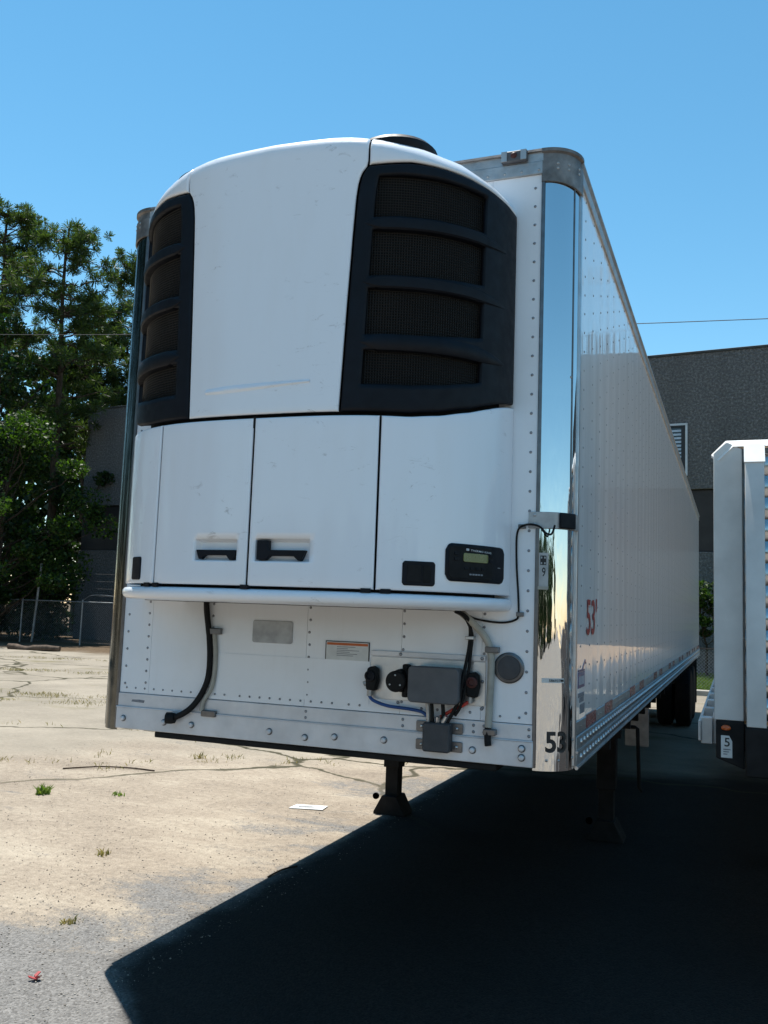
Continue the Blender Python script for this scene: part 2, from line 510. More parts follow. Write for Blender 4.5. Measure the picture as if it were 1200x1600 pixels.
# ================================================================== SETTING
def lerp(a, b, t):
    return a+(b-a)*t
g = MB()
g.add([(-300, -300, 0), (300, -300, 0), (300, 300, 0), (-300, 300, 0)], [(0, 1, 2, 3)])
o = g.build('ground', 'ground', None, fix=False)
o['kind'] = 'structure'
g = MB()
g.add([(-14, 20.75, .06), (30, 20.75, .06), (30, 27, .12), (30, 32, .12), (-14, 32, .12), (-14, 27, .12)], [(0, 1, 2, 5), (5, 2, 3, 4)])
o = g.build('lawn', 'lawn', None, fix=False)
o['kind'] = 'structure'
g = MB(); x = -14.
while x < 29:
    g.box(x, x+1.98, 20.45, 20.75, -.05, .13); x += 2
o = g.build('kerb', 'kerb', None, bevel=.02)
o['kind'] = 'structure'

# ================================================================== REFRIGERATED TRAILER
T = thing('refrigerated_trailer', "long white refrigerated semi-trailer marked 53' with black-grilled cooling unit on its nose", 'trailer')
W, ZB, ZT, L = 1.295, 1.18, 4.11, 16.15
RC = .155
XS = W-RC                                  # where the flat nose ends
def corner(side, th, z, off=0.):
    a = R(th); r = RC+off
    return (side*(XS+r*math.sin(a)), RC-r*math.cos(a), z)

# flat nose sheets between the rivet lines
xs = [-XS, -.95, -.59, -.02, .49, .89, XS]
for i in range(6):
    m = MB(); m.box(xs[i]+.0008, xs[i+1]-.0008, 0, .03, 1.372, 4.0)
    m.build('nose_sheet', 'white', T)
m = MB(); m.box(-.53, .33, -.003, .0, 1.405, 1.612); m.build('repair_sheet', 'white', T)
m = MB(); m.box(-XS-.02, XS+.02, .035, .1, 1.19, 4.0); m.build('nose_backing', 'inner', T)
m = MB(); m.box(-XS, XS, -.006, .03, 1.297, 1.369); m.build('nose_rail', 'rail_paint', T, bevel=.003)
m = MB(); m.box(-XS, XS, -.013, .03, ZB, 1.293)
m.build('nose_rail', 'rail_paint', T, bevel=.004)
m = MB(); m.tube([(-XS, -.012, 1.295), (XS, -.012, 1.295)], .0045, 6); m.build('rail_bead', 'rail_paint', T)
# rivets on the nose
m = MB()
def rv(x, z, y=0., r=.0075):
    m.dome((x, y, z), (0, -1, 0), r, .004, 7)
for x in (-.97, -.57, -.005, .5, .9):
    z = 1.43
    while z < 1.9:
        rv(x+random.uniform(-.002, .002), z); z += .062
for sx in (-1, 1):
    z = 1.42
    while z < 3.97:
        rv(sx*1.103, z); z += .093
x = -1.09
while x < 1.1:
    if not .3 < x < .93:
        rv(x, 1.398, 0 if x < -.55 else -.003, .006)
    x += .058 if random.random() < .8 else .09
for x in (.6, .68, .76, .84):
    rv(x, 1.405)
for x in (-.005, .51, .86, .91, 1.12):
    for z in (1.318, 1.348):
        rv(x, z, -.006, .008)
m.build('rivets', 'rivet', T, kind='stuff')
m = MB()
for sx in (-1, 1):
    x = .1
    while x < 1.12:
        m.dome((sx*x, -.012, 4.018), (0, -1, 0), .007, .004, 7); x += .085
    for z in (4.02, 4.045):
        for th in (25, 45, 70):
            p = corner(sx, th, z, .012); a = R(th)
            m.dome(p, (sx*math.sin(a), -math.cos(a), 0), .007, .004, 7)
m.build('rivets', 'alu_dull', T, kind='stuff')
for x, z in ((-.66, 1.232), (-.83, 1.232), (-.2, 1.235), (.0, 1.222), (.16, 1.238), (.42, 1.245), (.86, 1.236), (1.09, 1.262), (1.09, 1.222), (-1.09, 1.235)):
    m = MB(); m.lathe((x, -.013, z), (0, -1, 0), [(.0175, 0), (.0175, .003), (.015, .005), (0, .006)], 12)
    bo = m.build('bolt', 'trim', T)
    m = MB(); m.lathe((x, -.0175, z), (0, -1, 0), [(.0125, 0), (.012, .0095), (.008, .012), (0, .0125)], 12); m.build('bolt_cap', 'rail_paint', bo)
# top rail, its lip, marker lamp
m = MB(); m.box(-XS, XS, -.012, .03, 3.996, 4.062); m.build('top_rail', 'alu_dull', T, bevel=.003)
m = MB(); m.box(-XS, XS, -.006, .03, 4.064, 4.112); m.build('top_rail', 'alu_dull', T)
m = MB()
m.prism([(-.018, 4.11), (.03, 4.11), (.03, 4.134), (-.014, 4.124)], lambda a, b, d: (d, a, b), -XS, XS)
m.build('roof_lip', 'capmetal', T)
for sx in (-1, 1):
    lamp = MB(); x = sx*1.0
    lamp.box(x-.065, x+.065, -.035, -.0065, 4.066, 4.124)
    lo = lamp.build('marker_lamp', 'greybox', T, bevel=.008)
    m = MB(); m.dome((x-.0, -.036, 4.098), (0, -1, 0), .016, .01, 12); m.build('lens', 'redseal', lo)
    m = MB(); m.box(x-.062, x-.034, -.04, -.035, 4.07, 4.12); m.build('clip', 'alu_dull', lo)
    m = MB(); m.box(x+.034, x+.062, -.04, -.035, 4.07, 4.12); m.build('clip', 'alu_dull', lo)
    # chrome corner and trims
    m = MB(); n = 22
    v = []; f = []
    zs = [ZB-.012, 1.6, 2.2, 3.0, 3.6, 3.985]
    for z in zs:
        v += [corner(sx, lerp(-1, 91, j/n), z) for j in range(n+1)]
    for i in range(len(zs)-1):
        for j in range(n):
            f.append((i*(n+1)+j, i*(n+1)+j+1, (i+1)*(n+1)+j+1, (i+1)*(n+1)+j))
    if sx < 0:
        f = [q[::-1] for q in f]
    m.add(v, f)
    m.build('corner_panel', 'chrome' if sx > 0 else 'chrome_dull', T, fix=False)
    m = MB(); m.box(*sorted((sx*(XS-.006), sx*(XS+.012))), -.0075, .02, 1.18, 3.99); m.build('corner_trim', 'trim', T, bevel=.003)
    m = MB(); a = corner(sx, 61, 0, .0)
    m.tube([corner(sx, 63, 1.18, .001), corner(sx, 63, 3.97, .001)], .004, 8); m.build('corner_seam', 'trim', T)
    m = MB(); m.box(*sorted((sx*(W-.005), sx*(W+.009))), RC-.012, RC+.022, 1.18, 4.0); m.build('corner_trim', 'alu', T, bevel=.003)
    # corner cap
    m = MB(); v = []; f = []
    prof = [(.004, 3.955), (.012, 3.957), (.012, 4.062), (.004, 4.064), (.004, 4.1), (.016, 4.108), (.016, 4.124), (-.05, 4.14), (-.14, 4.14)]
    for off, z in prof:
        for j in range(n+1):
            dz = .028*math.sin(R(lerp(0, 90, j/n)))**2 if z < 3.96 else 0
            v.append(corner(sx, lerp(-2, 94, j/n), z-dz*.9, off))
    for i in range(len(prof)-1):
        for j in range(n):
            f.append((i*(n+1)+j, i*(n+1)+j+1, (i+1)*(n+1)+j+1, (i+1)*(n+1)+j))
    m.add(v, f); m.build('corner_cap', 'capmetal', T)
# side walls, each of riveted vertical sheets
for sx in (-1, 1):
    npan = 13
    step = (L-RC)/npan
    for i in range(npan):
        m = MB()
        y0, y1 = RC+i*step+.001, RC+(i+1)*step-.001
        m.box(*sorted((sx*(W-.03), sx*W)), y0, y1, 1.375, 4.0)
        m.build('side_sheet', 'side', T)
    m = MB()
    m.box(*sorted((sx*(W-.03), sx*(W+.01))), RC, L, 4.0, 4.065)
    m.build('side_top_rail', 'alu_dull', T, bevel=.004)
    m = MB()
    m.prism([(W-.06, 4.067), (W+.005, 4.067), (W+.018, 4.09), (W+.012, 4.12), (W-.06, 4.138)], lambda a, b, d: (sx*a, d, b), RC, L)
    m.build('side_top_rail', 'alu_dull', T)
    m = MB()
    m.box(*sorted((sx*(W-.03), sx*(W+.004))), RC+.02, L, 1.31, 1.373); m.build('side_bottom_rail', 'alu', T, bevel=.003)
    m = MB()
    m.box(*sorted((sx*(W-.03), sx*(W+.012))), RC+.02, L, 1.165, 1.308); m.build('side_bottom_rail', 'alu_dull', T, bevel=.005)
    m = MB(); m.tube([(sx*(W+.012), RC+.02, 1.24), (sx*(W+.012), L, 1.24)], .007, 6); m.build('rail_bead', 'alu', T)
    m = MB(); m.tube([(sx*(W+.012), RC+.02, 1.168), (sx*(W+.012), L, 1.168)], .009, 6); m.build('rail_bead', 'alu', T)
    # rivets
    if sx > 0:
        m = MB(); y = .33
        while y < L-.1:
            z = 1.43
            while z < 3.98:
                m.lathe((W, y, z), (1, 0, 0), [(.0068, 0), (.0045, .0025), (0, .003)], 6); z += .098
            y += .29
        m.build('rivets', 'siderivet', T, kind='stuff')
        m = MB(); y = .3
        while y < L-.1:
            for z in (1.205, 1.275):
                m.lathe((W+.012, y, z), (1, 0, 0), [(.017, 0), (.014, .006), (.006, .01), (0, .01)], 8)
            m.lathe((W+.004, y+.05, 1.342), (1, 0, 0), [(.006, 0), (0, .004)], 6)
            m.lathe((W+.01, y+.03, 4.03), (1, 0, 0), [(.006, 0), (0, .004)], 6)
            y += .1
        m.build('rivets', 'alu', T, kind='stuff')
        y = .52
        k = 0
        while y < L-.4:
            for q, (ln, mt) in enumerate(((.33, 'redlens'), (.0, ''))):
                if ln:
                    m = MB(); m.box(W+.004, W+.0065, y, y+ln, 1.316, 1.378)
                    m.build('reflective_tape', mt, T)
            y += .7 if k % 2 == 0 else 1.35
            k += 1
# roof, floor, rear
m = MB(); m.box(-W+.05, W-.05, .06, L, 4.1, 4.13); m.build('roof', 'white', T)
m = MB(); m.box(-W+.03, W-.03, .16, L, ZB-.005, 1.24); m.build('floor', 'steel', T)
m = MB(); m.box(-W+.02, W-.02, L-.02, L+.04, 1.1, 4.1); m.build('rear_door', 'white', T)
m = MB(); m.box(-.9, .97, .006, 1.6, 1.146, 1.176); m.build('coupler_plate', 'steel', T, bevel=.006)
y = 1.8
while y < L-.3:
    m = MB(); m.box(-W+.04, W-.04, y, y+.06, 1.04, 1.174); m.build('cross_member', 'steel', T)
    y += .6
# landing gear
for sx in (-1, 1):
    x, y = sx*.97, 3.95
    m = MB(); m.box(x-.078, x+.078, y-.078, y+.078, .42, 1.174)
    leg = m.build('landing_leg', 'steel', T, bevel=.008)
    m = MB(); m.box(x-.062, x+.062, y-.062, y+.062, .1, .43); m.build('inner_leg', 'steel', leg, bevel=.006)
    m = MB()
    m.prism([(-.15, .0), (.15, 0), (.15, .02), (.07, .17), (-.07, .17), (-.15, .02)], lambda a, b, d: (x+a, y+d, b), -.12, .12)
    m.build('foot', 'steel', leg, bevel=.006)
    m = MB()
    m.lathe((x-.13, y-.12, .16), (0, 1, 0), [(.03, 0), (.03, .02), (.016, .02), (.016, 0), (.03, 0)], 12)
    m.build('axle_ring', 'steel', leg)
    m = MB(); m.tube([(x, y+.07, .75), (x*.9, y+.8, 1.15)], .025, 6); m.build('brace', 'steel', leg)
m = MB(); m.box(-.9, .9, 3.92, 3.98, .98, 1.05); m.build('leg_crossbar', 'steel', T)
m = MB(); m.tube([(1.06, 3.95, .95), (1.2, 3.95, .95), (1.22, 3.95, .94), (1.235, 3.96, .45), (1.26, 3.97, .42)], .016, 8); m.build('crank_handle', 'steel', T)
# fuel tank of the cooling unit
m = MB(); m.lathe((-.1, 5.6, .86), (1, 0, 0), [(.0, -.7), (.25, -.69), (.29, -.66), (.29, .66), (.25, .69), (0, .7)], 28); m.build('fuel_tank', 'alu_dull', T)
for x in (-.5, .3):
    m = MB(); m.lathe((x, 5.6, .86), (1, 0, 0), [(.292, -.03), (.297, -.03), (.297, .03), (.292, .03)], 28); m.box(x-.03, x+.03, 5.57, 5.63, 1.1, 1.174); m.build('tank_strap', 'steel', T)
m = MB(); m.box(.98, 1.2, 5.25, 5.3, .62, 1.174); m.build('mud_guard', 'alu_dull', T, bevel=.004)
# bogie
m = MB()
for sx in (-1, 1):
    m.box(sx*.5-.06, sx*.5+.06, 11.6, 15.9, .9, 1.1)
m.build('bogie_frame', 'steel', T)
def wheel_mesh():
    t = MB(); t.lathe((0, 0, 0), (1, 0, 0), [(.3, -.12), (.42, -.135), (.485, -.12), (.505, -.09), (.505, .09), (.485, .12), (.42, .135), (.3, .12)], 36)
    for k in range(36):
        a = 2*math.pi*k/36
        cx_, sx_ = math.cos(a), math.sin(a)
        for px in (-.07, 0, .07):
            t.cyl((px-.026, .5*cx_, .5*sx_), (px+.026, .5*cx_, .5*sx_), .015, n=5)
    r_ = MB(); r_.lathe((0, 0, 0), (1, 0, 0), [(.3, -.1), (.3, .1), (.27, .1), (.26, .02), (.16, .0), (.14, .09), (.09, .1), (0, .1)], 28)
    return t, r_
wt, wr = wheel_mesh()
first = None
for y in (13.2, 14.5):
    m = MB(); m.cyl((-1.1, y, .52), (1.1, y, .52), .065, n=12); m.build('axle', 'steel', T)
    for x in (-1.14, -.83, .83, 1.14):
        if first is None:
            o = wt.build('wheel', 'tyre', T); q = wr.build('rim', 'alu_dull', o)
            first = (o, q)
        else:
            o = first[0].copy(); C.objects.link(o); q = first[1].copy(); C.objects.link(q); q.parent = o
        o.location = (x, y, .515)
        if x < 0:
            o.rotation_euler = (0, 0, math.pi)
for sx in (-1, 1):
    m = MB(); m.box(sx*.98-.3, sx*.98+.3, 15.3, 15.315, .25, 1.17); m.build('mud_flap', 'black2', T)

# ------------------------------------------------------------------ cooling unit
CP = [(0, -.64), (.3, -.63), (.52, -.592), (.71, -.508), (.85, -.388), (.95, -.24), (1.0, -.11), (1.02, 0)]
def make_plan():
    P = [(-x, y) for x, y in CP[::-1]]+CP[1:]
    P = [Vector((a, b)) for a, b in P]
    out = []
    for i in range(len(P)-1):
        a, b, c, d = P[max(i-1, 0)], P[i], P[i+1], P[min(i+2, len(P)-1)]
        for k in range(30):
            t = k/30
            out.append(.5*((2*b)+(c-a)*t+(2*a-5*b+4*c-d)*t*t+(3*b-a-3*c+d)*t**3))
    out.append(P[-1])
    A = np.array([(q.x, q.y) for q in out])
    s = np.concatenate([[0], np.cumsum(np.hypot(*np.diff(A, axis=0).T))])
    s -= s[-1]/2
    return A, s
PA, PS = make_plan()
SM = PS[-1]
def sx_(x):
    return float(np.interp(x, PA[:, 0], PS))
def plan(s):
    x = float(np.interp(s, PS, PA[:, 0])); y = float(np.interp(s, PS, PA[:, 1]))
    e = .012
    a, b = max(-SM, s-e), min(SM, s+e)
    tx = float(np.interp(b, PS, PA[:, 0])-np.interp(a, PS, PA[:, 0])); ty = float(np.interp(b, PS, PA[:, 1])-np.interp(a, PS, PA[:, 1]))
    k = math.hypot(tx, ty)
    return x, y, ty/k, -tx/k
def zt(x):
    return float(np.interp(abs(x), [0, .3, .5, .7, .87, .96, 1.02], [4.022, 4.015, 4.0, 3.98, 3.955, 3.922, 3.88]))
def rr_(x):
    return float(np.interp(abs(x), [0, .4, .6, .8, .95, 1.02], [.06, .065, .1, .14, .14, .11]))
ROOF = .35
def hood(s, h, off=0.):
    """surface of the hood: h climbs the front, rolls over and runs back to the wall"""
    x, y, nx, ny = plan(s)
    r = rr_(x); top = zt(x); h0 = top-r
    if h <= h0:
        return (x+nx*off, y+ny*off, h)
    arc = r*math.pi/2
    if h <= h0+arc:
        a = (h-h0)/r
        q = r*(1-math.cos(a))-off*math.cos(a)
        return (x-nx*q, y-ny*q, h0+r*math.sin(a)+off*math.sin(a))
    t = min(1, (h-h0-arc)/ROOF)
    ax, ay = x-nx*r, y-ny*r
    ay = min(ay, -.002)
    return (lerp(ax, ax*.96, t), lerp(ay, 0, t), top+.03*t+off)
def hend(s):
    x = plan(s)[0]
    return zt(x)-rr_(x)+rr_(x)*math.pi/2+ROOF
def edgevals(n, k):
    """0..1 with extra samples at the ends; k = bevel length as a fraction"""
    e = [0, k*.15, k*.4, k*.7, k]
    return e+[lerp(k, 1-k, i/n) for i in range(1, n)]+[1-q for q in e[::-1]]
def shell(name, mat, fs0, fs1, fh0, fh1, parent=T, ns=16, nh=12, off=0., bev=.012, th=.02, hole=None, edges='abcd', extra_s=(), extra_h=(), label=None, surf=hood):
    """patch of the unit's skin between s0(b)..s1(b) and h0(a)..h1(a), rounded at its edges"""
    c = lambda q: q if callable(q) else (lambda t: q)
    fs0, fs1, fh0, fh1 = c(fs0), c(fs1), c(fh0), c(fh1)
    ls = abs(fs1(.5)-fs0(.5)); lh = abs(fh1(.5)-fh0(.5))
    A = sorted(set(edgevals(ns, min(.3, bev/ls))+list(extra_s)))
    B = sorted(set(edgevals(nh, min(.3, bev/lh))+list(extra_h)))
    m = MB(); v = []
    for b in B:
        for a in A:
            s = lerp(fs0(b), fs1(b), a); h = lerp(fh0(a), fh1(a), b)
            d = bev
            if 'a' in edges: d = min(d, a*ls)
            if 'b' in edges: d = min(d, (1-a)*ls)
            if 'c' in edges: d = min(d, b*lh)
            if 'd' in edges: d = min(d, (1-b)*lh)
            cut = bev-math.sqrt(max(0, bev*bev-(bev-d)**2))
            v.append(surf(s, h, off-cut))
    f = []
    na = len(A)
    for j in range(len(B)-1):
        for i in range(na-1):
            if hole and hole((A[i]+A[i+1])/2, (B[j]+B[j+1])/2):
                continue
            f.append((j*na+i, j*na+i+1, (j+1)*na+i+1, (j+1)*na+i))
    m.add(v, f)
    o = m.build(name, mat, parent, fix=False, label=label)
    sd = o.modifiers.new('solid', 'SOLIDIFY'); sd.thickness = th; sd.offset = -1
    return o
# dark core behind the panel gaps
m = MB(); v = []; f = []
ss = [lerp(-SM, SM, i/60) for i in range(61)]
for z, o_ in ((1.9, -.075), (3.7, -.075), (3.78, -.16), (3.78, -.3)):
    for s in ss:
        x, y, nx, ny = plan(s)
        v.append((x+nx*o_, min(-.001, y+ny*o_), z))
for j in range(3):
    for i in range(60):
        f.append((j*61+i, j*61+i+1, (j+1)*61+i+1, (j+1)*61+i))
m.add(v, f); m.build('unit_frame', 'inner', T, fix=False)
GAP = .004
def xb(h):        # half-width of the white centre panel
    return float(np.interp(h, [2.71, 3.2, 3.55, 3.7, 3.76, 3.8, 3.83, 3.85, 9], [.386, .404, .419, .427, .434, .443, .457, .475, .475]))
H0 = 2.722
def hend0(a):
    return 4.25
# centre panel
shell('hood_panel', 'unit', lambda b: sx_(-xb(lerp(H0, 4.3, b)))+GAP, lambda b: sx_(xb(lerp(H0, 4.3, b)))-GAP, H0, lambda a: 4.3, ns=24, nh=56, bev=.01)
# embossed ridge and drip line on the centre panel
def gtop(x):
    return float(np.interp(abs(x), [.475, .65, .8, .94, 1.0, 1.02], [3.85, 3.866, 3.862, 3.845, 3.82, 3.8]))
def gbot(x):
    return float(np.interp(abs(x), [.38, .68, .8, .9, .96, 1.0, 1.02], [H0, H0, H0+.018, H0+.053, H0+.088, H0+.118, H0+.136]))
S475 = sx_(.475)
for sg in (-1, 1):
    mir = (lambda fn: fn) if sg > 0 else (lambda fn: fn)
    surf = hood if sg > 0 else (lambda s, h, off=0.: (lambda p: (-p[0], p[1], p[2]))(hood(s, h, off)))
    def sh(*a, **k):
        o = shell(*a, surf=surf, **k)
        if sg < 0:
            o.data.flip_normals()
        return o
    # white cap over the grille
    sh('hood_cap', 'unit', S475+GAP*.5, SM, lambda a: gtop(plan(lerp(S475, SM, a))[0])+.004, lambda a: hend(lerp(S475, SM, a)), ns=24, nh=20, bev=.014, edges='abc')
    # black surround with four openings
    def fs0(b):
        return sx_(xb(lerp(H0, 3.85, b)))+GAP*.5
    def fh0(a):
        return gbot(plan(lerp(sx_(.388), SM-.002, a))[0])
    def fh1(a):
        return gtop(plan(lerp(S475, SM, a))[0])-.002
    OP = [(2.842, 3.0), (3.065, 3.28), (3.332, 3.55), (3.602, 3.8)]
    a0, a1 = (sx_(.5)-sx_(.42))/(SM-sx_(.42)), (sx_(.936)-sx_(.42))/(SM-sx_(.42))
    hb = [((q-H0)/(3.855-H0)) for o_ in OP for q in o_]
    def hole(a, b):
        return a0 < a < a1 and any((p-H0)/(3.855-H0) < b < (q-H0)/(3.855-H0) for p, q in OP)
    gr = sh('grille_surround', 'black', fs0, SM-.002, fh0, fh1, ns=34, nh=40, bev=.016, th=.04, hole=hole, extra_s=(a0, a1), extra_h=hb)
    # coil mesh behind the openings
    sh('grille_mesh', 'mesh', sx_(.46), sx_(.96), 2.8, 3.83, parent=gr, ns=24, nh=20, off=-.034, bev=.004, th=.004)
    m = MB()
    v = []; f = []
    sa, sb = sx_(.49), sx_(.945)
    nseg = 14
    def wire(pts, r):
        o_ = len(v)
        for i, (s, h) in enumerate(pts):
            v.append(surf(s, h+r, -.026)); v.append(surf(s, h-r, -.026)); v.append(surf(s, h, -.026+r*1.4))
        for i in range(len(pts)-1):
            a = o_+3*i
            f.extend([(a, a+3, a+5, a+2), (a+2, a+5, a+4, a+1)])
    for zl, zh in OP:
        h = zl-.004
        while h < zh+.008:
            wire([(lerp(sa, sb, i/nseg), h) for i in range(nseg+1)], .0016); h += .0125
        q = sa
        while q < sb:
            o_ = len(v)
            v.extend([surf(q-.0014, zl-.005, -.027), surf(q+.0014, zl-.005, -.027), surf(q+.0014, zh+.005, -.027), surf(q-.0014, zh+.005, -.027)])
            f.append((o_, o_+1, o_+2, o_+3))
            q += .0125
    m.add(v, f); m.build('wire_mesh', 'meshwire', gr, fix=False, kind='stuff')
    # louvre bars, proud and running out as fins towards the wall
    for (zlo, zhi) in ((2.997, 3.068), (3.277, 3.335), (3.547, 3.605)):
        m = MB(); v = []; f = []
        sA, sB = sx_(.466), sx_(.995); n = 36
        prof = [(-.03, 0), (.002, .0), (.009, .12), (.011, .5), (.009, .88), (.002, 1.), (-.03, 1.)]
        for i in range(n+1):
            t = i/n; s = lerp(sA, sB, t)
            tap = min(1, .05+t/.1) if t < .72 else 1-((t-.72)/.28)**1.6*.85
            up = .02*t*t
            for of, q in prof:
                zz = lerp(zlo, zhi, .5+(q-.5)*tap)-(.012 if t > .72 else 0)*(t-.72)/.28
                v.append(surf(s, zz, of*tap if of > 0 else of))
        k = len(prof)
        for i in range(n):
            for j in range(k-1):
                f.append((i*k+j, (i+1)*k+j, (i+1)*k+j+1, i*k+j+1))
        m.add(v, f); m.build('louvre', 'black', gr)
    # round outlet on the roof of the hood
    m = MB()
    if sg > 0:
        m.lathe((.5, -.33, 3.768), (-.05, -.02, 1), [(.2, 0), (.2, .2), (.21, .215), (.21, .24), (.19, .262), (.165, .266), (.155, .24), (.15, .1)], 36)
    else:
        m.lathe((-.53, -.3, 3.84), (-.2, 0, 1), [(.15, 0), (.15, .18), (.16, .19), (.155, .212), (.13, .22), (.12, .18)], 30)
    m.build('fan_outlet', 'black', T)
# drip ridge on the centre panel
m = MB(); v = []; f = []
pts = [(-.29, 2.862), (.245, 2.873)]
n = 20
for i in range(n+1):
    t = i/n; x = lerp(-.29, .245, t); z = lerp(2.838, 2.862, t)
    for dz, of in ((-.016, .0), (-.005, .007), (.006, .006), (.018, .0)):
        v.append(hood(sx_(x), z+dz*(.4+.6*math.sin(math.pi*min(1, max(.04, t))**.5 if t < 1 else 0)), of))
for i in range(n):
    for j in range(3):
        f.append((i*4+j, (i+1)*4+j, (i+1)*4+j+1, i*4+j+1))
m.add(v, f); m.build('panel_ridge', 'unit', T)

# lower panels
D0, D1 = 1.95, 2.706
def door_recess(nm, x0, x1, z0, z1, parent, ss0, ss1):
    """pocket behind the opening"""
    s0, s1 = sx_(x0), sx_(x1)
    m = MB(); n = 10; dep = -.035
    v = []; f = []
    ring = []
    for i in range(n+1):
        ring.append((lerp(s0, s1, i/n), z0))
    for i in range(n+1):
        ring.append((lerp(s1, s0, i/n), z1))
    k = len(ring)
    for of, ins in ((-.002, -.002), (dep*.6, .004), (dep, .014)):
        for s, z in ring:
            cs, cz = (s0+s1)/2, (z0+z1)/2
            v.append(hood(cs+(s-cs)*(1-2*ins/(s1-s0)), z+(ins if z < cz else -ins), of))
    for j in range(2):
        for i in range(k):
            f.append((j*k+i, j*k+(i+1) % k, (j+1)*k+(i+1) % k, (j+1)*k+i))
    for i in range(n):
        a = 2*k+i; b = 2*k+i+1; c = 2*k+(k-2-i); d = 2*k+(k-1-i)
        f.append((a, b, c, d))
    m.add(v, f)
    return m.build(nm, 'unit', parent, fix=False)
def panel_fn(x0, x1):
    return sx_(x0)+GAP, sx_(x1)-GAP
def mk_door(nm, x0, x1, pocket):
    s0, s1 = panel_fn(x0, x1)
    if pocket:
        pa0, pa1 = (sx_(pocket[0])-s0)/(s1-s0), (sx_(pocket[1])-s0)/(s1-s0)
        pb0, pb1 = (pocket[2]-D0)/(D1-D0), (pocket[3]-D0)/(D1-D0)
        hl = lambda a, b: pa0 < a < pa1 and pb0 < b < pb1
        d = shell(nm, 'unit', s0, s1, D0, D1, hole=hl, extra_s=(pa0, pa1), extra_h=(pb0, pb1), bev=.01, ns=18, nh=16)
        door_recess('handle_recess', *pocket, d, s0, s1)
        return d
    return shell(nm, 'unit', s0, s1, D0, D1, bev=.01, ns=18, nh=16)
def flat(poly, name, mat, parent, off, th, bev=.003):
    """plate lying on the unit's skin: poly of (x,z)"""
    m = MB(); m.prism(poly, lambda a, b, d: hood(sx_(a), b, d), off-th, off)
    return m.build(name, mat, parent, bevel=bev)
d1 = mk_door('unit_door', -.553, -.022, (-.3, -.077, 2.06, 2.158))
flat([(-.292, 2.108), (-.082, 2.108), (-.082, 2.078), (-.096, 2.062), (-.112, 2.062), (-.13, 2.084), (-.245, 2.084), (-.268, 2.066), (-.276, 2.066)][::-1], 'handle', 'black', d1, .004, .03)
d2 = mk_door('unit_door', -.022, .566, (.016, .28, 2.06, 2.16))
flat([(.026, 2.152), (.082, 2.152), (.082, 2.11), (.262, 2.11), (.242, 2.064), (.228, 2.064), (.205, 2.084), (.09, 2.084), (.07, 2.066), (.026, 2.066)][::-1], 'handle', 'black', d2, .004, .03)
# side panels
p1 = mk_door('unit_side_panel', -1.02, -.553, None)
p2 = shell('unit_side_panel', 'unit', sx_(.566)+GAP, SM-.001, D0, lambda a: gbot(plan(lerp(sx_(.566), SM, a))[0])-.016, bev=.01, ns=24, nh=16)
p1.hide_render = False
def rrect(x0, x1, z0, z1, r, n=5):
    out = []
    for cx_, cz_, a0 in ((x1-r, z1-r, 0), (x0+r, z1-r, 90), (x0+r, z0+r, 180), (x1-r, z0+r, 270)):
        for k in range(n+1):
            a = R(a0+90*k/n)
            out.append((cx_+r*math.cos(a), cz_+r*math.sin(a)))
    return out
def skin_plate(name, mat, parent, s0, s1, z0, z1, off, th, r=.02, bev=.006, surf=hood):
    """rounded plate wrapping the corner of the unit; (s,z) extents"""
    m = MB(); n = 24
    v = []; f = []
    for d in (off-th, off):
        for i in range(n+1):
            t = i/n; s = lerp(s0, s1, t)
            e = min(s-s0, s1-s)
            cut = r-math.sqrt(max(0, r*r-(r-min(e, r))**2))
            v.append(surf(s, z0+cut, d)); v.append(surf(s, z1-cut, d))
    k = 2*(n+1)
    for i in range(n):
        a = 2*i
        f += [(a, a+1, a+3, a+2), (k+a, k+a+2, k+a+3, k+a+1), (a, a+2, k+a+2, k+a), (a+1, k+a+1, k+a+3, a+3)]
    f += [(0, k, k+1, 1), (2*n, 2*n+1, k+2*n+1, k+2*n)]
    m.add(v, f)
    return m.build(name, mat, parent, bevel=bev)
vp = skin_plate('vent_latch', 'black', p1, sx_(-.735), sx_(-.655), 1.968, 2.078, .006, .02, .012, .004)
bx_ = skin_plate('latch_frame', 'black', p2, sx_(.672), sx_(.792), 1.973, 2.078, .006, .02, .012, .004)
skin_plate('latch_paddle', 'black2', p2, sx_(.69), sx_(.742), 1.988, 2.063, .009, .006, .006, .002)
skin_plate('latch_paddle', 'black2', p2, sx_(.748), sx_(.776), 1.988, 2.063, .008, .006, .006, .002)
S0, S1 = sx_(.826), sx_(1.003)
dp = skin_plate('control_display', 'black', p2, S0, S1, 2.0, 2.166, .012, .03, .03, .008)
def sd(px):       # photo column on the display -> s
    return lerp(S0, S1, (px-693)/91)
skin_plate('bezel', 'black2', p2, lerp(S0, S1, .03), lerp(S0, S1, .72), 2.012, 2.155, .0155, .006, .02, .003)
skin_plate('screen', 'lcd', p2, lerp(S0, S1, .225), lerp(S0, S1, .62), 2.087, 2.126, .0185, .005, .004, .001)
for k in range(4):
    skin_plate('button', 'black', p2, lerp(S0, S1, .24+.09*k), lerp(S0, S1, .3+.09*k), 2.053, 2.066, .0185, .005, .003, .001)
for t_ in (.13, .68):
    for z in (2.09, 2.115):
        skin_plate('button', 'black', p2, lerp(S0, S1, t_-.03), lerp(S0, S1, t_+.03), z, z+.014, .0185, .005, .003, .001)
text_on('THERMO KING', lambda a, b: hood(lerp(S0, S1, .33)+a, 2.135+b-.004*a/.1, .0188), 'lettering', 'whiteink', p2, (S1-S0)*.34, .0085, 1.1)
skin_plate('emblem', 'whiteink', p2, lerp(S0, S1, .265), lerp(S0, S1, .305), 2.136, 2.146, .0186, .004, .002, .0005)
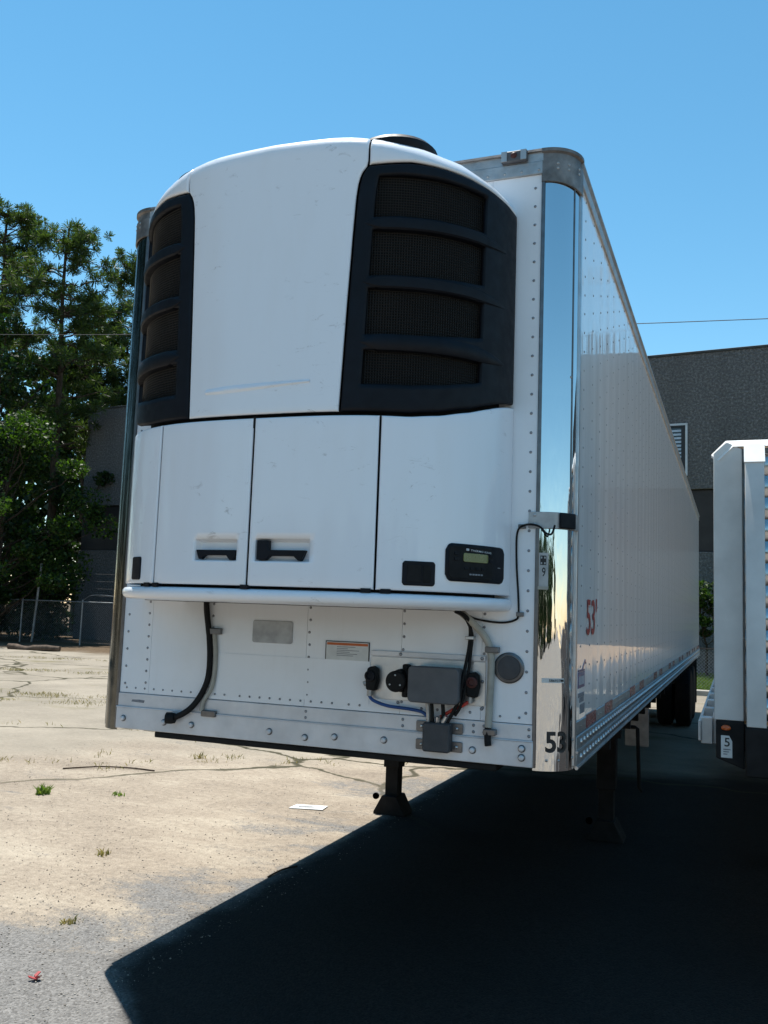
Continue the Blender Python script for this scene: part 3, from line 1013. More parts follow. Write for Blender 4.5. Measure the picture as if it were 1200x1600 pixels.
for k in range(5):
    skin_plate('print_mark', 'greyink', p2, lerp(S0, S1, .32+.045*k), lerp(S0, S1, .352+.045*k), 2.03, 2.037, .0186, .004, .001, 0)
skin_plate('print_mark', 'greyink', p2, lerp(S0, S1, .83), lerp(S0, S1, .89), 2.07, 2.074, .0132, .004, .001, 0)
# dark hinges at the door feet
for x in (-.6, -.535, .53, .61, -.03):
    flat([(x-.02, 1.936), (x+.02, 1.936), (x+.02, 1.954), (x-.02, 1.954)], 'door_hinge', 'black', T, .003, .03, 0)
flat([(-.032, 2.66), (-.012, 2.66), (-.012, 2.712), (-.032, 2.712)], 'door_seal', 'black2', T, -.004, .02, 0)
# rounded base of the unit
m = MB(); v = []; f = []
prof = [(-.03, 1.938), (-.008, 1.936), (.004, 1.931), (.011, 1.921), (.013, 1.907), (.008, 1.892), (-.004, 1.882), (-.03, 1.876), (-.12, 1.874), (-.3, 1.874)]
n = 80
for i in range(n+1):
    s = lerp(-SM, SM, i/n); x, y, nx, ny = plan(s)
    k = min(1, (SM-abs(s))/.1)
    for of, z in prof:
        of2 = of*lerp(.4, 1, k) if of > 0 else of
        v.append((x+nx*of2, min(-.0005, y+ny*of2), z))
k = len(prof)
for i in range(n):
    for j in range(k-1):
        f.append((i*k+j, i*k+j+1, (i+1)*k+j+1, (i+1)*k+j))
m.add(v, f); m.build('unit_base', 'unit', T)
m = MB(); m.box(-.75, .75, -.36, -.002, 1.872, 1.878); m.build('unit_underside', 'black2', T)

# ------------------------------------------------------------------ fittings on the nose
def yplate(name, mat, poly, y0, y1, parent=T, bev=.0, label=None):
    m = MB(); m.prism(poly, lambda a, b, d: (a, d, b), y0, y1)
    return m.build(name, mat, parent, bevel=bev, label=label)
yplate('name_plate', 'platem', rrect(-.33, -.1, 1.676, 1.79, .012), -.005, 0, bev=.001)
lb = yplate('warning_label', 'paper', rrect(.092, .32, 1.612, 1.7, .002), -.005, 0)
yplate('label_header', 'orange', rrect(.096, .316, 1.684, 1.696, .001), -.0062, -.005, lb)
for x0, x1, z0, z1 in ((.088, .092, 1.612, 1.702), (.32, .324, 1.612, 1.702), (.088, .324, 1.7, 1.704)):
    yplate('label_border', 'ink', [(x0, z0), (x1, z0), (x1, z1), (x0, z1)], -.0055, 0, lb)
for k in range(6):
    z = 1.675-.0085*k
    yplate('print_line', 'greyink', [(.15, z), (.15+[.1, .06, .12, .07, .11, .09][k], z), (.15+[.1, .06, .12, .07, .11, .09][k], z+.003), (.15, z+.003)], -.0056, -.005, lb)
yplate('worn_mark', 'greyink', [(-1.05, 1.325), (-.97, 1.322), (-.965, 1.336), (-1.0, 1.338), (-1.045, 1.336)], -.0066, -.006)
# connection panel
yplate('connection_panel', 'alu', rrect(.335, .912, 1.437, 1.64, .006), -.006, 0, bev=.001)
yplate('panel_strip', 'rail_paint', rrect(.335, .912, 1.644, 1.668, .003), -.011, 0, bev=.002)
m = MB()
for x, z in ((.49, 1.656), (.895, 1.656), (.895, 1.425), (.48, 1.425), (.897, 1.55), (.37, 1.5)):
    m.dome((x, -.0105 if z > 1.64 else -.0055 if z > 1.437 else 0, z), (0, -1, 0), .009, .006, 8)
m.build('panel_rivets', 'rivet', T, kind='stuff')
jb = yplate('junction_box', 'greybox', rrect(.57, .81, 1.447, 1.607, .02), -.1, -.0055, bev=.012)
yplate('lid', 'greybox', rrect(.566, .814, 1.443, 1.611, .022), -.116, -.1, jb, bev=.006)
m = MB(); m.lathe((.5, -.006, 1.532), (0, -1, 0), [(.055, 0), (.055, .018), (.046, .02), (.046, .075), (.05, .08), (.05, .092), (.044, .098), (0, .1)], 28)
sk = m.build('power_socket', 'black2', T)
m = MB()
for k in range(3):
    a = R(90+120*k); m.dome((.5+.03*math.cos(a), -.106, 1.532+.03*math.sin(a)), (0, -1, 0), .005, .003, 8)
m.build('contact', 'alu', sk)
m = MB(); m.box(.515, .545, -.055, -.006, 1.578, 1.612); m.box(.515, .545, -.055, -.006, 1.456, 1.49); m.box(.53, .566, -.06, -.006, 1.475, 1.59); m.build('socket_mount', 'black2', sk, bevel=.008)
# glad hands
for x, z, sg in ((.355, 1.535, -1), (.858, 1.535, 1)):
    m = MB()
    m.prism([(-.028, -.055), (.022, -.06), (.034, -.01), (.03, .045), (.008, .06), (-.022, .05), (-.032, 0)], lambda a, b, d: (x+a*.95, d, z+b), -.05, -.006)
    gh = m.build('glad_hand', 'black2', T, bevel=.008)
    m = MB(); m.lathe((x+.003*sg, -.05, z+.012), (0, -1, 0), [(.026, 0), (.026, .012), (.016, .015), (.014, .007), (0, .007)], 18); m.build('seal', 'redseal' if sg > 0 else 'black', gh)
    m = MB(); m.cyl((x-.01, -.03, z-.05), (x-.012*1, -.03, z-.085), .014, n=8); m.cyl((x-.02, -.035, z-.02), (x-.04, -.04, z-.03), .012, n=8); m.build('fitting', 'alu_dull', gh)
def hose(pts, r, name, mat, n=10, parent=T, sub=6):
    P = [Vector(p) for p in pts]
    out = []
    for i in range(len(P)-1):
        a, b, c, d = P[max(i-1, 0)], P[i], P[i+1], P[min(i+2, len(P)-1)]
        for k in range(sub):
            t = k/sub
            out.append(.5*((2*b)+(c-a)*t+(2*a-5*b+4*c-d)*t*t+(3*b-a-3*c+d)*t**3))
    out.append(P[-1])
    m = MB(); m.tube(out, r, n)
    return m.build(name, mat, parent)
hose([(.343, -.03, 1.45), (.37, -.04, 1.43), (.44, -.035, 1.41), (.54, -.025, 1.402), (.61, -.025, 1.393), (.645, -.03, 1.37)], .008, 'air_hose', 'blue')
hose([(.845, -.03, 1.46), (.82, -.045, 1.44), (.77, -.04, 1.415), (.72, -.035, 1.385), (.69, -.03, 1.365)], .008, 'air_hose', 'redhose')
b2 = yplate('valve_box', 'greybox_d', rrect(.632, .764, 1.218, 1.352, .012), -.075, -.013, bev=.008)
for x in (.612, .784):
    for z in (1.327, 1.243):
        yplate('ear', 'trim', rrect(x-.028, x+.028, z-.024, z+.024, .006), -.022, -.0135, b2, bev=.002)
        m = MB(); m.dome((x, -.022, z), (0, -1, 0), .009, .006, 8); m.build('screw', 'alu', b2)
for x, t_ in ((.645, 'alu_dull'), (.665, 'black2'), (.72, 'black2')):
    hose([(x, -.05, 1.448), (x+.004, -.05, 1.41), (x+.006, -.045, 1.35)], .009, 'cable', t_)
m = MB(); m.cyl((.725, -.052, 1.352), (.745, -.06, 1.385), .011, n=8); m.cyl((.7, -.052, 1.352), (.705, -.06, 1.38), .011, n=8); m.build('fitting', 'alu', b2)
hose([(.8, -.1, 1.87), (.835, -.06, 1.84), (.84, -.03, 1.78), (.835, -.03, 1.7), (.825, -.045, 1.62), (.815, -.06, 1.54), (.8, -.06, 1.46), (.77, -.05, 1.4), (.74, -.045, 1.35)], .0085, 'cable', 'black2')
hose([(.785, -.1, 1.87), (.82, -.06, 1.845), (.848, -.03, 1.77), (.845, -.03, 1.69), (.838, -.035, 1.6), (.828, -.05, 1.52), (.81, -.05, 1.44), (.78, -.045, 1.39)], .0075, 'cable', 'black2')
m = MB(); m.box(.818, .86, -.045, 0, 1.742, 1.758); m.build('cable_clip', 'alu', T, bevel=.003)
hose([(.77, -.06, 1.885), (.81, -.05, 1.858), (.865, -.04, 1.81), (.915, -.026, 1.75), (.938, -.024, 1.69), (.942, -.022, 1.6), (.938, -.022, 1.45), (.935, -.026, 1.345)], .017, 'conduit', 'conduit', 14)
hose([(.935, -.027, 1.346), (.934, -.03, 1.32), (.936, -.034, 1.285), (.94, -.038, 1.265)], .016, 'conduit_end', 'black2', 12)
for z, dx in ((1.7, .04), (1.325, .035)):
    m = MB(); m.box(.915, .938+dx, -.045, -.0005 if z > 1.5 else -.006, z-.014, z+.014); m.build('clamp', 'trim', T, bevel=.003)
# thin lead up to the corner sensor
hose([(.82, -.05, 1.862), (.86, -.02, 1.84), (.94, -.012, 1.828), (1.0, -.01, 1.828), (1.045, -.01, 1.84), (1.062, -.012, 1.862), (1.06, -.01, 1.95), (1.05, -.01, 2.08), (1.046, -.01, 2.2), (1.052, -.012, 2.255), (1.075, -.02, 2.278), (1.12, -.03, 2.284), (1.16, -.03, 2.272), (1.19, -.035, 2.242), (1.215, -.035, 2.24), (1.228, -.03, 2.28)], .005, 'sensor_lead', 'black2', 8)
for x, z in ((1.064, 1.868), (1.066, 2.276)):
    m = MB(); m.box(x-.012, x+.022, -.018, 0, z-.01, z+.01); m.build('lead_clip', 'trim', T, bevel=.002)
# drain hose on the far side
hose([(-.6, -.03, 1.885), (-.598, -.026, 1.83), (-.588, -.022, 1.76), (-.575, -.02, 1.68), (-.566, -.02, 1.58), (-.57, -.022, 1.48), (-.598, -.028, 1.4), (-.645, -.036, 1.33), (-.7, -.04, 1.288), (-.75, -.045, 1.266), (-.77, -.046, 1.262)], .0155, 'drain_hose', 'black2', 14)
m = MB(); m.lathe((-.765, -.046, 1.262), (-1, -.2, -.02), [(.026, -.02), (.03, 0), (.03, .025), (.022, .026), (.02, .01), (0, .01)], 16); m.build('hose_end', 'black2', T)
hose([(-.555, -.012, 1.73), (-.54, -.012, 1.62), (-.538, -.012, 1.52), (-.552, -.014, 1.43), (-.59, -.02, 1.36), (-.6, -.02, 1.31)], .012, 'drain_pipe', 'conduit', 10)
for x, z in ((-.545, 1.723), (-.548, 1.298)):
    m = MB(); m.box(x-.05, x+.035, -.03, -.0005 if z > 1.5 else -.006, z-.016, z+.016); m.build('clamp', 'trim', T, bevel=.004)
# round document hatch
m = MB(); m.lathe((1.022, 0, 1.62), (0, -1, 0), [(.071, 0), (.071, .008), (.067, .012), (.06, .013), (.058, .009), (0, .009)], 36)
hc = m.build('round_hatch', 'trim', T)
m = MB(); m.lathe((1.022, -.009, 1.62), (0, -1, 0), [(.055, 0), (.052, .006), (.03, .009), (0, .0095)], 30); m.build('cover', 'greybox_d', hc)
# corner bracket with sensor
def corner_band(name, mat, th0, th1, z0, z1, off0, off1, parent=T, sx=1, n=14, bev=.002):
    m = MB(); v = []; f = []
    for of in (off0, off1):
        for z in (z0, z1):
            v += [corner(sx, lerp(th0, th1, j/n), z, of) for j in range(n+1)]
    k = n+1
    for j in range(n):
        f += [(j, j+1, k+j+1, k+j), (2*k+j, 3*k+j, 3*k+j+1, 2*k+j+1), (j, 2*k+j, 2*k+j+1, j+1), (k+j, k+j+1, 3*k+j+1, 3*k+j)]
    f += [(0, k, 3*k, 2*k), (n, 2*k+n, 3*k+n, k+n)]
    m.add(v, f)
    return m.build(name, mat, parent, bevel=bev)
cb = corner_band('corner_bracket', 'alu_dull', -14, 92, 2.268, 2.345, .003, .012)
corner_band('sensor', 'black', 36, 66, 2.27, 2.343, .011, .028, cb, bev=.005)
m = MB(); m.dome((1.13, -.0125, 2.33), (0, -1, 0), .008, .005, 8); m.dome((1.13, -.0125, 2.284), (0, -1, 0), .008, .005, 8); m.build('screw', 'alu', cb)
tg_ = corner_band('inspection_tag', 'platem', 3, 20, 2.0, 2.155, .001, .004, bev=0)
corner_band('tag_print', 'ink', 6.5, 16.5, 2.098, 2.142, .004, .005, tg_, bev=0)
for a in (7.5, 13):
    for z in (2.102, 2.128):
        corner_band('tag_window', 'platem', a, a+2.2, z, z+.009, .005, .0055, tg_, bev=0)
def on_corner(th, z, off):
    return lambda a, b: corner(1, th+math.degrees(a/RC), z+b, off)
text_on('9', on_corner(9.5, 2.045, .0045), 'lettering', 'ink', tg_, .016, .042)
corner_band('tag_holder', 'conduit', 3, 20, 1.985, 2.0, .001, .008, tg_, bev=.001)
text_on('53', on_corner(20, 1.25, .0035), 'lettering', 'ink', T, .105, .095, 1.0, bold=.025)
st_ = corner_band('number_sticker', 'paper', 12, 52, 1.562, 1.583, .0008, .002, bev=0)
text_on('586937', on_corner(24, 1.5665, .0036), 'lettering', 'ink', st_, .055, .012)
corner_band('print_block', 'ink', 45, 51, 1.568, 1.578, .002, .003, st_, bev=0)
m = MB()
for th, z in ((22, 1.215), (44, 1.215), (82, 1.3), (82, 1.22), (60, 3.0)):
    p = corner(1, th, z, 0); m.dome(p, (math.sin(R(th)), -math.cos(R(th)), 0), .007, .004, 8)
m.build('corner_rivets', 'alu_dull', T, kind='stuff')
# side lettering
def on_side(y0, z0, off=.0035):
    return lambda a, b: (W+off, y0+a, z0+b)
text_on("53'", on_side(.5, 1.775), 'lettering', 'redink', T, .36, .19)
lg = MB(); lg.box(W, W+.0025, .26, .46, 1.525, 1.6); lgo = lg.build('maker_badge', 'blueink', T)
lg = MB(); lg.prism([(.26, 1.602), (.46, 1.602), (.46, 1.61), (.41, 1.61), (.48, 1.645), (.5, 1.632), (.505, 1.64), (.475, 1.657), (.38, 1.612), (.26, 1.612)], lambda a, b, d: (d, a, b), W, W+.0025); lg.build('badge_roofline', 'blueink', lgo)
for k in range(6):
    lg = MB(); lg.box(W+.0025, W+.0035, .28+.028*k, .295+.028*k, 1.54, 1.58); lg.build('badge_stroke', 'whiteink', lgo)
for z0, z1, y0, y1 in ((1.48, 1.5, .27, .45), (1.455, 1.478, .31, .44)):
    lg = MB(); lg.box(W, W+.002, y0, y1, z0, z1); lg.build('side_sticker', 'greyink', T)
lg = MB(); lg.box(W, W+.002, .33, .47, 1.4, 1.445); lg.build('side_sticker', 'greyink', T)

# ================================================================== FLATBED TRAILER BESIDE IT
FB = thing('flatbed_trailer', 'pale aluminium flatbed trailer with ribbed headboard parked alongside the white trailer', 'trailer', (1.88, 1.0, 0))
FW, FZ = 2.56, 1.355         # width, deck height (local x runs 0..FW)
# corner posts, ribs
for sg in (0, 1):
    fx = (lambda a: a) if sg == 0 else (lambda a: FW-a)
    m = MB(); m.prism([(.012, FZ), (.157, FZ), (.157, 2.795), (.085, 2.835), (.075, 2.835), (.012, 2.775)], lambda a, b, d: (fx(a), d, b), .0, .12)
    m.build('corner_post', 'fbwhite', FB, bevel=.004)
    m = MB(); m.box(*sorted((fx(.157), fx(.168))), .04, .1, FZ, 2.8); m.build('post_gap', 'trim', FB)
ribx = [.17, .78, 1.28, 1.78, FW-.265]
for x in ribx:
    m = MB(); m.prism([(-.075, FZ-.02), (.035, FZ-.02), (.035, 2.815), (-.005, 2.815), (-.075, 2.715)], lambda a, b, d: (d, a, b), x, x+.095)
    m.build('rib', 'fbwhite', FB, bevel=.004)
    m = MB(); m.prism([(-.082, 2.712), (-.077, 2.708), (-.002, 2.815), (-.002, 2.822), (-.008, 2.822)], lambda a, b, d: (d, a, b), x-.004, x+.099)
    m.build('rib_sunlit_top', 'fbsunlit', FB)  # added plate carrying the painted sunlit tone of the rib's sloping top
# sloping top cap with cut corners, sunlight painted into its colour
m = MB()
path = [(-.002, 2.775), (.075, 2.853), (FW-.075, 2.853), (FW+.002, 2.775)]
v = []; f = []
for x, z in path:
    cx_ = 1 if .01 < x < FW-.01 else 0
    dx = .035 if x < FW/2 else -.035
    v += [(x+dx*1.1, -.012, z-.045), (x, .05, z), (x, .135, z), (x+dx*1.1, .135, z-.03)]
for i in range(3):
    for j in range(4):
        a = i*4+j; b = i*4+(j+1) % 4
        f.append((a, b, b+4, a+4))
f += [(0, 1, 2, 3), (12, 15, 14, 13)]
m.add(v, f); m.build('top_cap', 'fbsunlit', FB, smooth=False, bevel=.003)
z = FZ+.005
k = 0
while z < 2.77:
    m = MB(); m.prism([(.05, z), (.036, z+.03), (.036, z+.085), (.05, z+.115), (.06, z+.115), (.06, z)], lambda a, b, d: (d, a, b), .168, FW-.168)
    m.build('headboard_slat', 'fbslat', FB)
    z += .118; k += 1
m = MB(); m.box(.168, FW-.168, .061, .07, FZ, 2.78); m.build('headboard_sheet', 'fbwhite', FB)
# dark front beam with lamp and number plate
m = MB(); m.prism([(.02, 1.16), (.16, 1.11), (.16, FZ-.002), (.02, FZ-.002)], lambda a, b, d: (a, d, b), -.012, .2); m.build('front_beam', 'steel', FB, bevel=.006)
m = MB(); m.box(.163, FW-.02, -.085, .2, 1.085, FZ-.022); m.build('front_beam', 'steel', FB, bevel=.008)
m = MB(); m.lathe((.07, -.012, 1.318), (0, -1, 0), [(.02, 0), (.019, .012), (.012, .018), (0, .019)], 16)
for i in range(len(m.v)):
    x, y, z = m.v[i]; m.v[i] = (.07+(x-.07)*1.25, y, 1.318+(z-1.318)*.75)
m.build('marker_lamp', 'amber', FB)
m = MB(); m.prism([(.045, 1.165), (.1, 1.165), (.1, 1.25), (.085, 1.278), (.045, 1.278)], lambda a, b, d: (a, d, b), -.016, -.012)
pl_ = m.build('number_plate', 'paper', FB)
text_on('5', lambda a, b: (.062+a, -.0175, 1.222+b), 'lettering', 'ink', pl_, .026, .045)
for k in range(3):
    m = MB(); m.box(.056, .092-.008*k, -.0175, -.016, 1.205-.012*k, 1.21-.012*k); m.build('print_line', 'greyink', pl_)
# deck boards, side rails, stake pockets
LEN = 12.2
for k in range(12):
    x0 = .06+k*(FW-.12)/12
    m = MB(); m.box(x0+.003, x0+(FW-.12)/12-.003, .136, LEN, FZ-.03, FZ+.005*(k % 2)); m.build('deck_board', 'wood', FB)
for sg in (0, 1):
    fx = (lambda a: a) if sg == 0 else (lambda a: FW-a)
    m = MB(); m.box(*sorted((fx(.0), fx(.058))), .25, LEN, 1.2, FZ+.004); m.build('side_rail', 'fbwhite', FB, bevel=.005)
    m = MB(); m.box(*sorted((fx(-.075), fx(-.06))), .2, LEN, 1.215, 1.325); m.build('rub_rail', 'fbwhite', FB, bevel=.004)
    y = .22
    while y < LEN-.2:
        m = MB(); m.box(*sorted((fx(-.06), fx(-.001))), y, y+.1, 1.2, 1.34); m.build('stake_pocket', 'fbwhite', FB, bevel=.004)
        y += .61
    m = MB(); m.box(*sorted((fx(.78), fx(.9))), .3, LEN, .85, 1.32); m.build('main_beam', 'steel', FB)
    m = MB(); m.box(*sorted((fx(.42), fx(.55))), 2.7, 2.83, .1, 1.3); lg_ = m.build('landing_leg', 'steel', FB, bevel=.006)
    m = MB(); m.box(*sorted((fx(.36), fx(.61))), 2.63, 2.9, .0, .1); m.build('foot', 'steel', lg_, bevel=.01)
y = .6
while y < LEN:
    m = MB(); m.box(.06, FW-.06, y, y+.07, 1.22, 1.32); m.build('cross_member', 'steel', FB); y += .8
for y in (9.4, 10.7):
    m = MB(); m.cyl((.15, y, .52), (FW-.15, y, .52), .06, n=10); m.build('axle', 'steel', FB)
    for x in (.16, .47, FW-.47, FW-.16):
        o = first[0].copy(); C.objects.link(o); q = first[1].copy(); C.objects.link(q); q.parent = o
        o.parent = FB; o.location = (x, y, .515); o.rotation_euler = (0, 0, math.pi if x < 1 else 0)

# ================================================================== CONCRETE BUILDING BEHIND
BR = math.atan2(-3, 27.5)
B = thing('concrete_building', 'tall grey building of rough aggregate panels with a dark brown band', 'building', (1.0, 28.0, 0), BR)
X0, X1, DEP = -28.6, 34.0, 11.
def wall_row(nm, mat, z0, z1, y0, y1, step):
    n = round((X1-X0)/step); st = (X1-X0)/n
    for i in range(n):
        m = MB(); m.box(X0+i*st+.008, X0+(i+1)*st-.008, y0, y1, z0, z1)
        m.build(nm, mat, B, bevel=.012)
wall_row('wall_panel', 'aggregate', 6.33, 11.05, 0, .3, 7.5)
wall_row('band_panel', 'band', 4.22, 6.3, .1, .35, 3.75)
wall_row('wall_panel', 'aggregate', .0, 4.2, 0, .3, 7.5)
m = MB(); m.box(X0-.03, X1+.03, -.04, .36, 11.05, 11.13); m.build('coping', 'coping', B, bevel=.01)
m = MB(); m.box(X0+.02, X1-.02, .36, DEP, 0, 10.9); m.build('building_core', 'coping', B)
m = MB(); m.box(X0, X0+.02-.003, .3, DEP, 0, 11.0); m.build('end_wall', 'aggregate', B)
# barred louvre window
wx0, wx1, wz0, wz1 = -2.1, -.56+.02, 6.87, 8.55
wn = MB(); wn.box(wx0, wx1, -.02, -.002, wz0, wz1); wno = wn.build('window', 'glass', B)
for a in ((wx0-.07, wx1+.07, wz1, wz1+.07), (wx0-.07, wx1+.07, wz0-.07, wz0), (wx0-.07, wx0, wz0, wz1), (wx1, wx1+.07, wz0, wz1)):
    m = MB(); m.box(a[0], a[1], -.07, -.002, a[2], a[3]); m.build('frame', 'winframe', wno)
m = MB(); m.box(wx1-.13, wx1-.002, -.06, -.021, wz0, wz1); m.build('mullion', 'ink', wno)
m = MB(); m.box(wx0, wx1, -.065, -.021, wz1-.07, wz1-.002); m.build('mullion', 'ink', wno)
for k in range(12):
    z = wz0+.03+k*.13
    m = MB(); m.prism([(-.055, z), (-.025, z+.075), (-.022, z+.075), (-.05, z)], lambda a, b, d: (d, a, b), wx0+.01, wx1-.14); m.build('slat', 'blind', wno)
# rooftop box and mast, seen mirrored in the trailer's flank
RT = thing('rooftop_cabinet', 'grey rooftop cabinet with a mast and white antenna box on the building roof', 'cabinet', (5.5, 30.6, 10.9))
m = MB(); m.box(-.5, .5, -.5, .5, 0, 1.75); m.build('cabinet', 'coping', RT, bevel=.02)
m = MB(); m.cyl((.1, 0, 1.7), (.1, 0, 4.0), .05, n=10); m.cyl((.05, 0, 1.7), (-.2, 0, 3.7), .03, n=8); m.build('mast', 'galv', RT)
m = MB(); m.box(-.2, .28, -.15, .15, 3.95, 4.6); m.build('antenna_box', 'paper', RT, bevel=.03)

# ================================================================== FENCES, CABLES
def chain(x0, x1, z0, z1, cell, r, parent, name='chain_link'):
    V = []; F = []
    hgt = z1-z0
    def seg(ax, az, bx, bz, yo):
        o_ = len(V)
        for (x, z) in ((ax, az), (bx, bz)):
            V.extend([(x-r, yo, z), (x, yo-r, z), (x+r, yo, z), (x, yo+r, z)])
        for j in range(4):
            F.append((o_+j, o_+(j+1) % 4, o_+4+(j+1) % 4, o_+4+j))
    x = x0-hgt
    while x < x1:
        for sg in (1, -1):
            a, b = x, x+hgt
            if sg < 0:
                za, zb = z1, z0
            else:
                za, zb = z0, z1
            A_, B_ = max(a, x0), min(b, x1)
            if B_ > A_:
                seg(A_, lerp(za, zb, (A_-a)/hgt), B_, lerp(za, zb, (B_-a)/hgt), r*sg)
        x += cell
    return np_mesh(name, np.array(V), np.array(F), 'galv', parent, 'stuff')
FL = thing('chain_link_fence', 'grey chain-link fence with a pale top rail in front of the trees', 'fence', (-34, 26, 0))
chain(0, 20, .08, 1.74, .1, .0035, FL)
m = MB(); m.tube([(0, 0, 1.75), (20, 0, 1.75)], .024, 8); m.build('top_rail', 'galv', FL)
for x in (.2, 2.7, 5.2, 8.1, 11.2, 14.2, 17.2, 19.9):
    m = MB(); m.cyl((x, .03, 0), (x, .03, 1.82), .034, n=10); m.dome((x, .03, 1.82), (0, 0, 1), .036, .03, 10); m.build('post', 'galv', FL)
hose([(11.2, .03, 1.8), (11.6, .02, 2.02), (12.3, .02, 2.05), (12.9, .02, 1.98), (13.2, .02, 1.78)], .012, 'loose_wire', 'galv', 6, FL)
for z in (2.0, 2.3, 2.6, 2.9):
    m = MB(); m.tube([(0, .4, z+.02), (20, .4, z)], .006, 4); m.build('strand_wire', 'cable', FL)
for x in (.2, 8.4, 19.9):
    m = MB(); m.cyl((x, .4, 0), (x+.1*(x == 8.4)*2.2, .4, 3.3), .05, n=10); m.build('tall_post', 'galv', FL)
FR = thing('chain_link_fence', 'low chain-link fence standing on the lit lawn strip', 'fence', (-3, 21.0, .06))
chain(0, 18, .0, 1.1, .085, .004, FR)
m = MB(); m.tube([(0, 0, 1.11), (18, 0, 1.11)], .018, 6); m.build('top_rail', 'steel', FR)
for x in (.1, 3, 6.6, 9.5, 12.5, 15.5, 17.9):
    m = MB(); m.cyl((x, .03, 0), (x, .03, 1.14), .022, n=8); m.build('post', 'steel', FR)
def cable(a, b, sag, label):
    a, b = Vector(a), Vector(b)
    pts = [a.lerp(b, t/24)-Vector((0, 0, sag*4*(t/24)*(1-t/24))) for t in range(25)]
    m = MB(); m.tube(pts, .014, 5)
    return tag(m.build('utility_cable', 'cable'), label, 'cable')
cable((-40, 21.5, 13.2), (40, 27.5, 11.6), 1.3, 'thin dark overhead cable crossing the sky above the building')

# ================================================================== VEGETATION
def quads(P, size, aspect=1., droop=0., up=.0):
    """leaf quads at P with random orientation; returns V,F"""
    n = len(P)
    a = rng.normal(size=(n, 3)); a[:, 2] -= droop
    a /= np.linalg.norm(a, axis=1)[:, None]
    b = rng.normal(size=(n, 3)); b[:, 2] += 0
    b -= (b*a).sum(1)[:, None]*a
    b /= np.linalg.norm(b, axis=1)[:, None]
    s = size*rng.uniform(.6, 1.3, n)[:, None]
    A = a*s; Bv = b*s*aspect*.5
    nrm = np.cross(a, b)*s*.12
    V = np.stack([P-A*.5, P+Bv+nrm, P+A*.5, P-Bv+nrm], 1).reshape(-1, 3)
    F = np.arange(n*4).reshape(n, 4)
    return V, F
def limb_path(a, b, wob, n=7):
    a, b = np.array(a, float), np.array(b, float)
    pts = []
    off = np.zeros(3)
    for i in range(n+1):
        t = i/n
        if 0 < i < n:
            off = off*.6+rng.normal(size=3)*wob
        else:
            off = np.zeros(3) if i == 0 else off*.5
        pts.append(tuple(a+(b-a)*t+off))
    return pts
def broad_tree(label, loc, h, cr, n, zlow, mat='leaf', leaf=.2, trunk=.16, group='broadleaf trees by the fence', clumps=26, squash=1.0, name='broadleaf_tree', cat='tree'):
    T_ = thing(name, label, cat, loc, 0, group)
    m = MB(); tp = limb_path((0, 0, -.05), (rng.normal()*.2, rng.normal()*.2, h*.72), .07)
    m.tube(tp, list(np.linspace(trunk, trunk*.25, len(tp))), 9)
    m.build('trunk', 'bark', T_)
    cs = []; P = []
    mb = MB()
    for k in range(clumps):
        zz = rng.uniform(zlow, h)
        t = (zz-zlow)/(h-zlow)
        rad = cr*math.sin(math.pi*(.12+.8*t))**.6
        an = rng.uniform(0, 2*math.pi); rd = rad*rng.uniform(.3, 1.22)
        c_ = np.array([rd*math.cos(an), rd*math.sin(an)*squash, zz])
        rc = cr*rng.uniform(.12, .36)
        m_ = int(n/clumps*rng.uniform(.7, 1.3))
        d = rng.normal(size=(m_, 3)); d /= np.linalg.norm(d, axis=1)[:, None]
        rr = rng.uniform(.35, 1.05, m_)**.6
        P.append(c_+d*rr[:, None]*rc*np.array([1.15, 1.15, .7]))
        st = tp[min(len(tp)-1, max(1, int(len(tp)*min(.95, zz*.62/(h*.72)))))]
        mb.tube(limb_path(st, c_, .09, 5), list(np.linspace(trunk*.32, .012, 6)), 5)
    mb.build('limbs', 'bark', T_, kind='stuff')
    V, F = quads(np.vstack(P), leaf, .75, .25)
    np_mesh('crown', V, F, mat, T_)
    return T_
